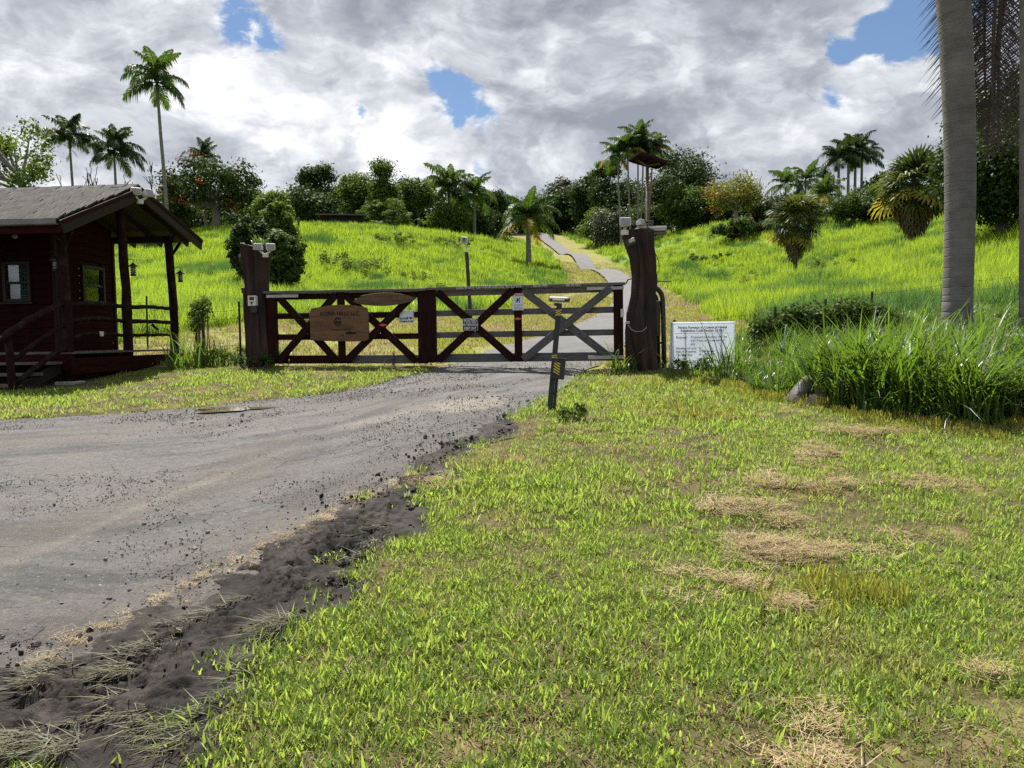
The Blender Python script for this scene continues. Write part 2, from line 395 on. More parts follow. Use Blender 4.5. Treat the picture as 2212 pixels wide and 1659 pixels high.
def ground_mat():
    m = bpy.data.materials.new('soil_and_turf'); m.use_nodes = True; t = NT(m.node_tree); b = t.n['Principled BSDF']
    a = t.add('ShaderNodeVertexColor', layer_name='zone'); g = t.add('ShaderNodeNewGeometry')
    n1 = t.noise(g.outputs['Position'], 1.6, 6, .65); n2 = t.noise(g.outputs['Position'], 18, 5, .6)
    c = t.mix(t.smooth(n1, .46, .66), a.outputs[0], (.15, .115, .055))
    c = t.mix(t.smooth(n2, .50, .72), c, t.mix(.5, a.outputs[0], (.02, .016, .008)))
    t.put(b, 'Base Color', c); t.put(b, 'Roughness', .95); t.put(b, 'Specular IOR Level', .1)
    bn = t.add('ShaderNodeBump'); t.put(bn, 'Strength', .7); t.put(bn, 'Distance', .04); t.put(bn, 'Height', n2); t.put(b, 'Normal', bn.outputs[0])
    return m
tag(link('ground', me, ground_mat(), smooth=True), 'grassy slope rising from the roadside to the wooded hill', 'ground', kind='structure')

# ------------------------------------------------------------------ the drive
def road_mesh():
    nu = 72; st = []
    # finer stations close to the camera
    for i in range(len(RL) - 1):
        k = 5 if RL[i][1] < 15 and RL[i][0] > -14 else 2
        for q in range(k): st.append(i + q / k)
    st.append(len(RL) - 1); st = np.array(st)
    i0 = np.minimum(st.astype(int), len(RL) - 2); f = (st - i0)[:, None]
    A = RL[i0] * (1 - f) + RL[i0 + 1] * f; B = RR[i0] * (1 - f) + RR[i0 + 1] * f
    u = np.linspace(0, 1, nu)[None, :, None]
    Pq = A[:, None] * (1 - u) + B[:, None] * u
    X, Y = Pq[..., 0].copy(), Pq[..., 1].copy(); UU = np.broadcast_to(u[..., 0], X.shape)
    # ragged edges
    wob = (fbm(X * 1.6, Y * 1.6, 4, 70) - .5) * np.where(Y > 20, .25, .5)
    edge = np.clip(1 - np.minimum(UU, 1 - UU) / .08, 0, 1)
    X = X + wob * edge; Y = Y + wob * edge
    Z = HT(X, Y) + .012 + .22 * np.clip((Y - 20) / 30, 0, 1)
    near = np.clip((20 - Y) / 6, 0, 1)
    Z += near * ((fbm(X * 5, Y * 5, 4, 80) - .5) * .022 + (fbm(X * .8, Y * .8, 2, 81) - .5) * .05)
    Z -= edge * .02
    px, py = project(X, Y, Z)
    def blob(cx, cy, rx, ry, ang=0):
        a = R(ang); dx = px - cx; dy = py - cy; k = ((dx * math.cos(a) + dy * math.sin(a)) / rx) ** 2 + ((-dx * math.sin(a) + dy * math.cos(a)) / ry) ** 2
        return np.clip(1.35 - k - (fbm(X * 2.5, Y * 2.5, 4, 90) - .5) * 2.0, 0, 1)
    pale = blob(1015, 870, 75, 18, -6); pale = np.maximum(pale, .4 * blob(820, 905, 90, 10, -12))
    def line(pts, wd):
        best = np.full(X.shape, 1e9)
        q = [hit(*a) for a in pts]
        for a, b in zip(q[:-1], q[1:]):
            ax, ay = a.x, a.y; dx, dy = b.x - a.x, b.y - a.y; L = dx * dx + dy * dy
            tt = np.clip(((X - ax) * dx + (Y - ay) * dy) / L, 0, 1); best = np.minimum(best, np.hypot(X - ax - tt * dx, Y - ay - tt * dy))
        jit = (fbm(X * 2, Y * 2, 3, 95) - .5) * wd * 1.6
        return np.clip(1.25 - (best + jit) / wd, 0, 1)
    dirt = np.maximum.reduce([line([(620, 975), (400, 1060), (150, 1150), (-200, 1240)], .42), .9 * line([(1040, 935), (870, 1040), (640, 1160), (420, 1290), (200, 1390), (-100, 1460)], .5),
                              .6 * line([(800, 880), (500, 905), (200, 940), (-200, 980)], .5), .5 * line([(1000, 800), (900, 850), (700, 900)], .35)])
    light = .45 * line([(640, 968), (480, 1030), (300, 1100), (100, 1190), (-100, 1260)], .07)
    wet = np.maximum.reduce([line([(420, 895), (560, 882), (700, 862), (780, 845)], .35), .8 * line([(0, 925), (200, 915), (400, 900)], .3), line([(1190, 855), (1080, 925), (960, 985), (900, 1030)], .30), .9 * line([(1260, 806), (1120, 828), (960, 842), (900, 850)], .30), .8 * line([(1180, 850), (1100, 880), (960, 905)], .22), .5 * line([(880, 905), (700, 950), (560, 1000)], .18), .55 * line([(1000, 925), (820, 1000), (640, 1085)], .22)])
    Z -= pale * .02 + .018 * wet
    v = np.stack([X, Y, Z], -1).reshape(-1, 3); ns = len(st)
    fa = [(i * nu + j, i * nu + j + 1, (i + 1) * nu + j + 1, (i + 1) * nu + j) for i in range(ns - 1) for j in range(nu - 1)]
    me = mesh_np('road', v, fa)
    c = np.stack([dirt, np.maximum(pale, light), wet, np.clip((Y - 13.5) / 4, 0, 1)], -1).astype(np.float32).reshape(-1, 4)
    seg = np.hypot(np.diff(((A + B) / 2)[:, 0]), np.diff(((A + B) / 2)[:, 1])); arc = np.concatenate([[0], np.cumsum(seg)]); wid = np.hypot(*(B - A).T)
    fl = np.stack([(UU * wid[:, None]), np.broadcast_to(arc[:, None], X.shape) * .16, np.zeros(X.shape)], -1).astype(np.float32).reshape(-1, 3)
    fa_ = me.attributes.new('flow', 'FLOAT_VECTOR', 'POINT'); fa_.data.foreach_set('vector', fl.ravel())
    a = me.color_attributes.new('wear', 'FLOAT_COLOR', 'POINT'); a.data.foreach_set('color', c.ravel())
    return me
def road_mat():
    m = bpy.data.materials.new('worn_asphalt'); m.use_nodes = True; t = NT(m.node_tree); b = t.n['Principled BSDF']
    a = t.add('ShaderNodeVertexColor', layer_name='wear'); s = t.add('ShaderNodeSeparateColor'); t.put(s, 0, a.outputs[0])
    g = t.add('ShaderNodeNewGeometry'); p = g.outputs['Position']
    fl = t.add('ShaderNodeAttribute', attribute_name='flow').outputs['Vector']; strk = t.noise(fl, 3.2, 7, .62)
    grit = t.noise(p, 36, 7, .85); patch = t.noise(p, 1.3, 8, .65); mid = t.math('ADD', t.math('MULTIPLY', t.noise(p, 17, 7, .72), .55), t.math('MULTIPLY', strk, .45))
    vor = t.add('ShaderNodeTexVoronoi', feature='F1'); t.put(vor, 'Vector', p); t.put(vor, 'Scale', 75)
    base = t.ramp(patch, [(.3, (.050, .051, .054)), (.5, (.082, .081, .082)), (.7, (.112, .106, .100))])
    base = t.mix(t.smooth(mid, .42, .66), base, (.135, .126, .117)); base = t.mix(t.math('MULTIPLY', t.smooth(strk, .52, .38), .6), base, (.040, .040, .042))
    base = t.mix(t.math('MULTIPLY', t.smooth(vor.outputs['Distance'], .38, .1), t.smooth(patch, .38, .6)), base, (.055, .055, .058))
    base = t.mix(t.math('MULTIPLY', s.outputs[0], t.math('MULTIPLY_ADD', mid, .8, .12), clamp=True), base, (.108, .088, .074))
    base = t.mix(t.math('MULTIPLY', s.outputs[1], t.math('MULTIPLY_ADD', mid, .5, .6), clamp=True), base, (.20, .178, .150))
    base = t.mix(t.math('MULTIPLY', s.outputs[2], t.math('MULTIPLY_ADD', mid, .8, .45), clamp=True), base, (.026, .022, .020))
    base = t.mix(a.outputs['Alpha'], base, t.mix(t.smooth(patch, .4, .65), (.085, .085, .090), (.118, .115, .114)))
    # cracks
    wv = t.vmath('ADD', p, t.vmath('SCALE', t.add('ShaderNodeTexNoise').outputs['Color'], scale=.0))
    wn = t.add('ShaderNodeTexNoise'); t.put(wn, 'Vector', p); t.put(wn, 'Scale', 1.5); t.put(wn, 'Detail', 5.0)
    wv = t.vmath('ADD', p, t.vmath('SCALE', wn.outputs['Color'], scale=1.3))
    cr = t.add('ShaderNodeTexVoronoi', feature='DISTANCE_TO_EDGE'); t.put(cr, 'Vector', wv); t.put(cr, 'Scale', .9)
    ck = t.math('MULTIPLY', t.smooth(cr.outputs['Distance'], .008, .001), t.smooth(patch, .50, .60))
    base = t.mix(ck, base, (.03, .028, .026))
    sp = t.smooth(grit, .54, .66); base = t.mix(t.math('MULTIPLY', sp, .85), base, (.23, .22, .21))
    sp2 = t.smooth(grit, .46, .34); base = t.mix(t.math('MULTIPLY', sp2, .85), base, (.030, .029, .028))
    t.put(b, 'Base Color', base); t.put(b, 'Specular IOR Level', .35)
    t.put(b, 'Roughness', t.math('MULTIPLY_ADD', s.outputs[2], -.35, .85))
    bn = t.add('ShaderNodeBump'); t.put(bn, 'Strength', 1.0); t.put(bn, 'Distance', .022)
    h = t.math('ADD', t.math('MULTIPLY', grit, .8), t.math('MULTIPLY', mid, 1.1)); h = t.math('SUBTRACT', h, t.math('MULTIPLY', ck, .8)); t.put(bn, 'Height', h); t.put(b, 'Normal', bn.outputs[0])
    return m
tag(link('road', road_mesh(), road_mat(), smooth=True), 'worn grey asphalt drive with potholes and dirt streaks running through the gate', 'road', kind='structure')

# ------------------------------------------------------------------ churned mud along the drive
def mud_mesh():
    st = .017; xs = np.arange(-7.5, 1.0, st); ys = np.arange(1.4, 9.6, st)
    X, Y = np.meshgrid(xs, ys)
    mx = X + (fbm(X * 2.8, Y * 2.8, 4, 50) - .5) * .85; my = Y + (fbm(X * 2.8, Y * 2.8, 4, 51) - .5) * .85
    ins = inpoly(mx, my, MUDPOLY)
    ring = ins.copy()
    for _ in range(6):
        k = ring.copy(); k[1:] |= ring[:-1]; k[:-1] |= ring[1:]; k[:, 1:] |= ring[:, :-1]; k[:, :-1] |= ring[:, 1:]; ring = k
    # depth inside: crude distance by repeated erosion
    dep = np.zeros(X.shape); e = ins.copy()
    for i in range(22):
        dep += e; k = e.copy(); k[1:] &= e[:-1]; k[:-1] &= e[1:]; k[:, 1:] &= e[:, :-1]; k[:, :-1] &= e[:, 1:]; e = k
    dep /= 22
    px, py = project(X, Y, HT(X, Y))
    right = np.clip(fbm(X * .9 + 3, Y * .9, 3, 71) * 2.2 - .55, 0, 1)                  # rougher towards the lawn
    rough = .35 + .65 * right
    r1 = 1 - np.abs(fbm(X * 5.0, Y * 5.0, 4, 100) * 2 - 1); r2 = fbm(X * 16, Y * 16, 3, 101); b = fbm(X * 1.5, Y * 1.5, 3, 102)
    holes = np.clip((fbm(X * 3.6, Y * 3.6, 2, 104) - .60) * 6, 0, 1)
    Z = HT(X, Y) + .012 + .8 * dep * (rough * ((r1 - .62) * .12 + (r2 - .5) * .10 - holes * .10 + (np.abs(fbm(X * 13, Y * 13, 3, 109) - .5) * 2 - .3) * -.10 + (fbm(X * 36, Y * 36, 2, 107) - .5) * .05) + (b - .5) * .05 + (fbm(X * 24, Y * 24, 3, 111) - .5) * .03) - (1 - np.minimum(dep * 4, 1)) * .03
    idx = -np.ones(X.shape, int); idx[ring] = np.arange(ring.sum())
    q = ring[:-1, :-1] & ring[1:, :-1] & ring[:-1, 1:] & ring[1:, 1:]
    a, bq = np.nonzero(q)
    f = np.stack([idx[a, bq], idx[a, bq + 1], idx[a + 1, bq + 1], idx[a + 1, bq]], -1)
    return mesh_np('mud', np.stack([X[ring], Y[ring], Z[ring]], -1), f)
def mud_mat():
    m = bpy.data.materials.new('wet_black_mud'); m.use_nodes = True; t = NT(m.node_tree); b = t.n['Principled BSDF']
    g = t.add('ShaderNodeNewGeometry'); p = g.outputs['Position']
    n = t.noise(p, 3.2, 6, .6); f = t.noise(p, 30, 6, .65)
    c = t.ramp(n, [(.30, (.006, .005, .0045)), (.46, (.013, .0105, .0095)), (.58, (.026, .021, .019)), (.72, (.045, .036, .031))])
    c = t.mix(t.math('MULTIPLY', t.smooth(f, .52, .72), .5), c, (.048, .040, .034))
    t.put(b, 'Base Color', c); t.put(b, 'Roughness', t.math('MULTIPLY_ADD', n, -.3, .9)); t.put(b, 'Specular IOR Level', .18)
    bn = t.add('ShaderNodeBump'); t.put(bn, 'Strength', .8); t.put(bn, 'Distance', .02); t.put(bn, 'Height', f); t.put(b, 'Normal', bn.outputs[0])
    return m
tag(link('mud', mud_mesh(), mud_mat(), smooth=True), 'strip of churned wet black mud between drive and lawn', 'mud', kind='structure')

def water_mat():
    m = bpy.data.materials.new('muddy_water'); m.use_nodes = True; t = NT(m.node_tree); b = t.n['Principled BSDF']
    t.put(b, 'Base Color', (.10, .085, .05)); t.put(b, 'Roughness', .04); t.put(b, 'Specular IOR Level', .6); return m
mb = MB()
_c = hit(495, 884); pts = []
for i in range(28):
    a = 2 * math.pi * i / 28; r = 1 + .35 * math.sin(3 * a + 1) + .2 * math.sin(5 * a)
    pts.append((_c.x + math.cos(a) * .42 * r, _c.y + math.sin(a) * .17 * r + .02 * math.cos(a)))
_z = HT(_c.x, _c.y) + .034
mb.add([(x, y, HT(x, y) + .004) for x, y in pts], [tuple(range(28))])
tag(mb.build('puddle', water_mat()), 'shallow muddy puddle on the drive edge below the cabin lawn', 'puddle', kind='structure')

# ------------------------------------------------------------------ scattering with geometry nodes
def scatter(name, P, rot, scl, protos, label, cat, idx=None, kind='stuff'):
    me = bpy.data.meshes.new(name); P = np.asarray(P, np.float32); n = len(P)
    me.vertices.add(n); me.vertices.foreach_set('co', P.ravel())
    a = me.attributes.new('rot', 'FLOAT_VECTOR', 'POINT'); a.data.foreach_set('vector', np.asarray(rot, np.float32).ravel())
    a = me.attributes.new('scl', 'FLOAT', 'POINT'); a.data.foreach_set('value', np.asarray(scl, np.float32))
    idx = np.random.RandomState(n).randint(0, len(protos), n) if idx is None else idx
    a = me.attributes.new('pick', 'INT', 'POINT'); a.data.foreach_set('value', np.asarray(idx, np.int32))
    o = bpy.data.objects.new(name, me); COL.objects.link(o)
    c = bpy.data.collections.new(name + '_kinds')
    for i, pmesh in enumerate(protos):
        c.objects.link(bpy.data.objects.new('%s_kind_%02d' % (name, i), pmesh))
    ng = bpy.data.node_groups.new(name, 'GeometryNodeTree')
    ng.interface.new_socket('Geometry', in_out='INPUT', socket_type='NodeSocketGeometry'); ng.interface.new_socket('Geometry', in_out='OUTPUT', socket_type='NodeSocketGeometry')
    N = ng.nodes; gi = N.new('NodeGroupInput'); go = N.new('NodeGroupOutput'); ci = N.new('GeometryNodeCollectionInfo'); ip = N.new('GeometryNodeInstanceOnPoints')
    ci.inputs['Collection'].default_value = c; ci.inputs['Separate Children'].default_value = True; ci.inputs['Reset Children'].default_value = True
    def na(nm, ty):
        q = N.new('GeometryNodeInputNamedAttribute'); q.data_type = ty; q.inputs['Name'].default_value = nm; return q.outputs['Attribute']
    L = ng.links; L.new(gi.outputs[0], ip.inputs['Points']); L.new(ci.outputs[0], ip.inputs['Instance']); ip.inputs['Pick Instance'].default_value = True
    L.new(na('pick', 'INT'), ip.inputs['Instance Index']); L.new(na('rot', 'FLOAT_VECTOR'), ip.inputs['Rotation']); L.new(na('scl', 'FLOAT'), ip.inputs['Scale'])
    L.new(ip.outputs[0], go.inputs[0])
    md = o.modifiers.new('scatter', 'NODES'); md.node_group = ng
    return tag(o, label, cat, kind=kind)
def blades(name, rs, n, rad, lmin, lmax, wd, lean=.5, bend=.6, segs=3, mat=None, flat=0.0, cut=0.0, head=None):
    """a tuft of curved blades"""
    V = []; Fq = []
    for i in range(n):
        a = rs.uniform(0, 2 * math.pi); r = rad * math.sqrt(rs.uniform()); bx, by = r * math.cos(a), r * math.sin(a)
        L = rs.uniform(lmin, lmax); h = rs.uniform(0, 2 * math.pi) if head is None else rs.normal(0, head); w = wd * rs.uniform(.6, 1.25)
        dx, dy = math.cos(h), math.sin(h); sx, sy = -dy, dx
        ln = lean * rs.uniform(.1, 1) + flat; bn = bend * rs.uniform(.3, 1.2)
        k = len(V); th = ln; x, y, z = bx, by, -.01 * (L > .2) ; tw = rs.uniform(-.5, .5)
        for s in range(segs + 1):
            f = s / segs; ww = w * (1 - max(0, f - .35) / .65 * (1 - cut)) if s < segs else w * .06 + w * cut * .8
            c2, s2 = math.cos(tw * f), math.sin(tw * f)
            ax, ay = sx * c2 + dx * s2, sy * c2 + dy * s2
            V.append((x - ax * ww / 2, y - ay * ww / 2, z)); V.append((x + ax * ww / 2, y + ay * ww / 2, z))
            st = L / segs; x += dx * math.sin(th) * st; y += dy * math.sin(th) * st; z += math.cos(th) * st; th += bn / segs
        for s in range(segs): Fq.append((k + 2 * s, k + 2 * s + 1, k + 2 * s + 3, k + 2 * s + 2))
    me = mesh_np(name, V, Fq); me.materials.append(mat); return me

rs = np.random.RandomState(7)
M_LAWN = leafmat('lawn_blade', [(.048, .100, .018), (.092, .162, .030), (.185, .245, .056), (.13, .185, .07)], (.40, .52, .075), .45, pscale=.9, pcol=(.29, .26, .09), plo=.53, phi=.82, rough=.5, spec=.2)
M_DRY = leafmat('dry_grass', [(.30, .22, .12), (.40, .31, .18), (.24, .17, .09), (.34, .28, .15)], (.35, .26, .12), .2)
M_THATCH = leafmat('thatch', [(.13, .095, .045), (.20, .155, .08), (.09, .065, .03), (.17, .15, .06)], (.2, .15, .06), .2)
M_FIELD = leafmat('field_blade', [(.085, .165, .012), (.125, .215, .016), (.18, .25, .022), (.11, .185, .024)], (.36, .49, .035), .52, pscale=.19, pcol=(.055, .12, .025), plo=.46, phi=.62)
M_TALL = leafmat('cane_grass_blade', [(.028, .068, .014), (.046, .098, .018), (.068, .125, .024), (.10, .15, .036)], (.16, .28, .022), .38, rough=.38, spec=.4)
M_STUB = leafmat('cut_stubble', [(.20, .21, .045), (.28, .26, .07), (.16, .20, .03)], (.36, .36, .05), .4)
M_MUDGRASS = leafmat('muddy_grass', [(.055, .052, .032), (.12, .115, .070), (.034, .036, .020), (.20, .19, .12)], (.06, .055, .02), .15)

def pts_in(n, x0, x1, y0, y1): return rs.uniform(x0, x1, n), rs.uniform(y0, y1, n)
def visible(x, y, z, lift=1.2, marg=160):
    px, py = project(x, y, z); ok = (px > -marg) & (px < W2 + marg) & (y > 1.0) & (py < H2 + 600)
    for f in np.linspace(.25, .97, 16):
        X = x * f; Y = y * f; Zr = EYE.z + (z + lift - EYE.z) * f; ok &= HT(X, Y) < Zr + .15
    return ok
def rots(n, tilt=.12): return np.stack([rs.normal(0, tilt, n), rs.normal(0, tilt, n), rs.uniform(0, 6.283, n)], -1)

# front lawns
lawn_k = [blades('lawn_tuft', rs, 32, .10, .022, .062, .0068, .8, .8, 2, M_LAWN) for _ in range(5)] + [blades('lawn_tuft', rs, 16, .09, .03, .080, .0100, .65, 1.0, 3, M_LAWN) for _ in range(3)]
thatch_k = [blades('thatch', rs, 22, .09, .03, .09, .0048, .4, .3, 2, M_THATCH, flat=.9) for _ in range(2)]
X = []; Y = []; S = []
for dens, x0, x1, y0, y1, s in [(420, -3.0, 6.6, 1.2, 5.2, .95), (200, -1.5, 8.8, 5.2, 8.6, 1.05), (105, -12.5, 10.5, 8.6, 14.6, 1.2)]:
    a, b = pts_in(int(dens * (x1 - x0) * (y1 - y0)), x0, x1, y0, y1); X.append(a); Y.append(b); S.append(np.full(len(a), s))
X = np.concatenate(X); Y = np.concatenate(Y); S = np.concatenate(S); C = classify(X, Y)
thin = fbm(X * 1.1, Y * 1.1, 3, 33)
k = ((C == LAWN) | ((C == MUD) & (rs.uniform(size=len(X)) < .10) & (classify(X + .35, Y + .1) == LAWN))) & (rs.uniform(size=len(X)) < np.clip(1.95 - thin * 1.9, .35, 1)) & ~((X < -7.0) & (Y > 12.8)) & ~((X < -7.0) & (Y > 11.7) & (X > -9.6)); X, Y, S = X[k], Y[k], S[k]; Z = HT(X, Y); k = visible(X, Y, Z, .3, 1100); X, Y, Z, S = X[k], Y[k], Z[k], S[k]
S = S * np.where(np.abs(Y - fence_y(X)) < .9, .65, 1.0) * (.65 + .8 * fbm(X * .8, Y * .8, 3, 34)) * rs.uniform(.8, 1.25, len(X))
I = rs.randint(0, 8, len(X)); I[rs.uniform(size=len(X)) < .09 + .5 * np.clip((fbm(X * 1.1, Y * 1.1, 3, 33) - .48) * 3.2, 0, 1)] = 8
I[I == 8] += rs.randint(0, 2, (I == 8).sum())
scatter('lawn_grass', np.stack([X, Y, Z - .004], -1), rots(len(X), .2), S, lawn_k + thatch_k, 'short mown green grass patched with yellow on the roadside lawn', 'grass', idx=I)

# mown strip behind the gate and along the drive
mown_k = [blades('mown_tuft', rs, 26, .22, .05, .12, .016, .8, .6, 2, leafmat('mown_blade', [(.15, .19, .03), (.24, .24, .06), (.30, .26, .10), (.12, .18, .02)], (.36, .40, .04), .35, pscale=.5, pcol=(.27, .215, .12), plo=.45, phi=.6)) for _ in range(4)]
X, Y = pts_in(9000, -14, 12, 12.5, 34); X2, Y2 = pts_in(9000, -6, 26, 34, 110); X = np.concatenate([X, X2]); Y = np.concatenate([Y, Y2])
k = classify(X, Y) == MOWN; X, Y = X[k], Y[k]; Z = HT(X, Y); k = visible(X, Y, Z, .3); X, Y, Z = X[k], Y[k], Z[k]
scatter('mown_grass', np.stack([X, Y, Z], -1), rots(len(X)), np.where(Y > 34, 2.2, 1.1) * rs.uniform(.7, 1.2, len(X)), mown_k, 'pale mown grass strip behind the gate and along the drive', 'grass')

# long bright grass on the slopes
fn = [blades('field_tuft', rs, 46, .30, .40, .85, .018, .42, .75, 3, M_FIELD) for _ in range(5)]
ff = [blades('field_tuft_far', rs, 40, .55, .45, 1.0, .042, .42, .7, 2, M_FIELD) for _ in range(4)]
X = []; Y = []; I = []; S = []
for dens, y0, y1, far, s in [(13, 14, 30, 0, .95), (6, 30, 55, 0, 1.15), (2.8, 55, 90, 1, 1.0), (1.3, 90, 125, 1, 1.15), (.45, 125, 195, 1, 1.5)]:
    hw = y1 * .84 + 2; a, b = pts_in(int(dens * 2 * hw * (y1 - y0)), -hw, hw, y0, y1)
    X.append(a); Y.append(b); I.append(rs.randint(5, 9, len(a)) if far else rs.randint(0, 5, len(a))); S.append(np.full(len(a), s))
X = np.concatenate(X); Y = np.concatenate(Y); I = np.concatenate(I); S = np.concatenate(S)
k = classify(X, Y) == FIELD; k &= ~((X < -6.3) & (X > -12) & (Y < 17.5)); X, Y, I, S = X[k], Y[k], I[k], S[k]; Z = HT(X, Y); k = visible(X, Y, Z, 1.0, 420); X, Y, Z, I, S = X[k], Y[k], Z[k], I[k], S[k]
S = S * (.40 + .72 * fbm(X * .22, Y * .22, 3, 21)) * rs.uniform(.7, 1.2, len(X))
# keep the crest bare where the drive and its verge show behind it
scatter('field_grass', np.stack([X, Y, Z], -1), rots(len(X), .13), S, fn + ff, 'long bright lime green grass covering the hill slopes', 'grass', idx=I)
print('field tufts', len(X))

# cane grass bank at the right and clumps about the posts
tk = [blades('cane_tuft', rs, 34, .20, .55, 1.20, .034, .36, 1.6, 5, M_TALL) for _ in range(5)] + [blades('cane_tuft', rs, 24, .16, .4, .9, .022, .6, 1.9, 5, M_TALL) for _ in range(2)] + [blades('cane_tuft', rs, 14, .18, .5, 1.0, .018, .7, 1.6, 5, M_DRY)]
X, Y = pts_in(3600, 2.6, 13.5, 8.0, 16.0); k = classify(X, Y) == TALL; X, Y = X[k], Y[k]
# lower in front of the notice and towards the drive
hgt = np.clip(1.60 + .03 * (X - 6) - HT(X, Y) + (fbm(X * .9, Y * .9, 2, 88) - .5) * .8 + rs.uniform(-.15, .25, len(X)), .3, 1.3) * np.clip((X - 2.6) / 1.8, .4, 1.0) * np.clip(.75 + (Y - tall_front(X)) * .4, .7, 1.0) * 1.02
k = rs.uniform(size=len(X)) < np.where(X < 4.2, .55, .95); X, Y, hgt = X[k], Y[k], hgt[k]
scatter('cane_grass', np.stack([X, Y, HT(X, Y)], -1), rots(len(X), .10), hgt * rs.uniform(.65, 1.15, len(X)), tk, 'tall arching cane grass growing in front of the palm trunk', 'grass')
print('cane', len(X))

# stubble left by the mower along its edge and about the lawn
sk = [blades('stubble', rs, 20, .10, .07, .17, .012, .35, .25, 2, M_STUB, cut=.6) for _ in range(3)]
X = rs.uniform(2.6, 9, 900); Y = tall_front(X) - np.abs(rs.normal(.15, .35, 900)) - .05; k = fbm(X * 1.5, Y * 1.5, 3, 14) > .44; X, Y = X[k], Y[k]
sx, sy = [], []
for (a, b), n_, r_ in [((1830, 1290), 26, .20), ((1760, 1305), 10, .15), ((1440, 895), 30, .4), ((1530, 905), 30, .3), ((1480, 830), 40, .5), ((1620, 860), 30, .4)]:
    q = hit(a, b); sx += list(rs.normal(q.x, r_, n_)); sy += list(rs.normal(q.y, r_ * .6, n_))
X = np.concatenate([X, sx]); Y = np.concatenate([Y, sy]); k = classify(X, Y) == LAWN; X, Y = X[k], Y[k]
scatter('cut_stubble', np.stack([X, Y, HT(X, Y)], -1), rots(len(X), .15), rs.uniform(.4, .9, len(X)), sk, 'yellowish cut grass stubble along the mown edge of the lawn', 'grass')

# dried clippings lying on the lawn, straw on the drive
hk = [blades('clipping', rs, 26, .10, .04, .15, .0042, .12, .15, 2, M_DRY, flat=1.38) for _ in range(4)]
X, Y, S = [], [], []
for a, b, rx, ry, n_ in [(1760, 985, 55, 22, 80), (1660, 1045, 60, 20, 80), (1800, 1052, 80, 14, 70), (2010, 1048, 90, 16, 60), (1610, 1098, 75, 18, 90), (1700, 1128, 35, 12, 30), (1640, 1180, 70, 16, 60), (1720, 1200, 110, 22, 170), (1610, 1265, 35, 14, 25),
                         (1700, 1310, 40, 14, 30), (1450, 900, 80, 10, 60), (1580, 905, 70, 8, 40), (1850, 935, 130, 10, 90), (2080, 930, 110, 10, 90), (1240, 930, 50, 12, 30), (1770, 1560, 60, 40, 9), (1750, 1650, 90, 22, 16), (2130, 1450, 45, 25, 7), (1500, 1250, 120, 60, 26), (1900, 1180, 200, 60, 20), (950, 1050, 60, 20, 30)]:
    c = hit(a, b)
    for i in range(n_):
        q = hit(a + rx * rs.normal(0, .5), min(b + ry * rs.normal(0, .5), 1800)); X.append(q.x); Y.append(q.y)
nh = len(X)
for ln in [[(620, 1165), (430, 1260), (200, 1370), (60, 1440)], [(740, 1100), (560, 1185)], [(900, 1030), (760, 1090)]]:
    for i in range(60):
        j = rs.randint(0, len(ln) - 1); f = rs.uniform(); a = ln[j]; b = ln[j + 1]; q = hit(a[0] + (b[0] - a[0]) * f + rs.normal(0, 16), a[1] + (b[1] - a[1]) * f + rs.normal(0, 9)); X.append(q.x); Y.append(q.y)
X = np.array(X); Y = np.array(Y); Z = HT(X, Y) + .012 + rs.uniform(0, .025, len(X)); S = np.where(np.arange(len(X)) < nh, 1.0, .5) * rs.uniform(.7, 1.2, len(X)); Z[nh:] = HT(X[nh:], Y[nh:]) + .014
scatter('dry_clippings', np.stack([X, Y, Z], -1), rots(len(X), .12), S, hk, 'brown dried grass clippings lying in patches on the lawn and drive', 'clippings')

# trampled grass in the mud
gk = [blades('trampled', rs, 14, .07, .07, .19, .0052, .15, .12, 3, M_MUDGRASS, flat=1.30, head=.7) for _ in range(4)]
def combed(n): return np.stack([rs.normal(0, .08, n), rs.normal(-.02, .06, n), rs.normal(-2.25, .35, n)], -1)
X, Y = [], []
for ln, n_, sp in [([(520, 1285), (400, 1360), (280, 1440), (200, 1500)], 30, 14), ([(330, 1480), (200, 1560), (120, 1640)], 14, 24), ([(130, 1440), (60, 1500)], 12, 14), ([(620, 1330), (560, 1380)], 20, 16), ([(60, 1590), (20, 1640)], 14, 20), ([(880, 1080), (800, 1180), (700, 1280), (560, 1420), (440, 1540), (380, 1640)], 26, 16), ([(300, 1560), (330, 1640)], 10, 24)]:
    for i in range(n_):
        j = rs.randint(0, len(ln) - 1); f = rs.uniform(); a = ln[j]; b = ln[j + 1]; q = hit(a[0] + (b[0] - a[0]) * f + rs.normal(0, sp), a[1] + (b[1] - a[1]) * f + rs.normal(0, sp * .6)); X.append(q.x); Y.append(q.y)
X = np.array(X); Y = np.array(Y)
scatter('trampled_grass', np.stack([X, Y, HT(X, Y) + .03], -1), combed(len(X)), rs.uniform(.6, 1.1, len(X)), gk, 'muddy flattened grass lying in the black mud', 'grass')

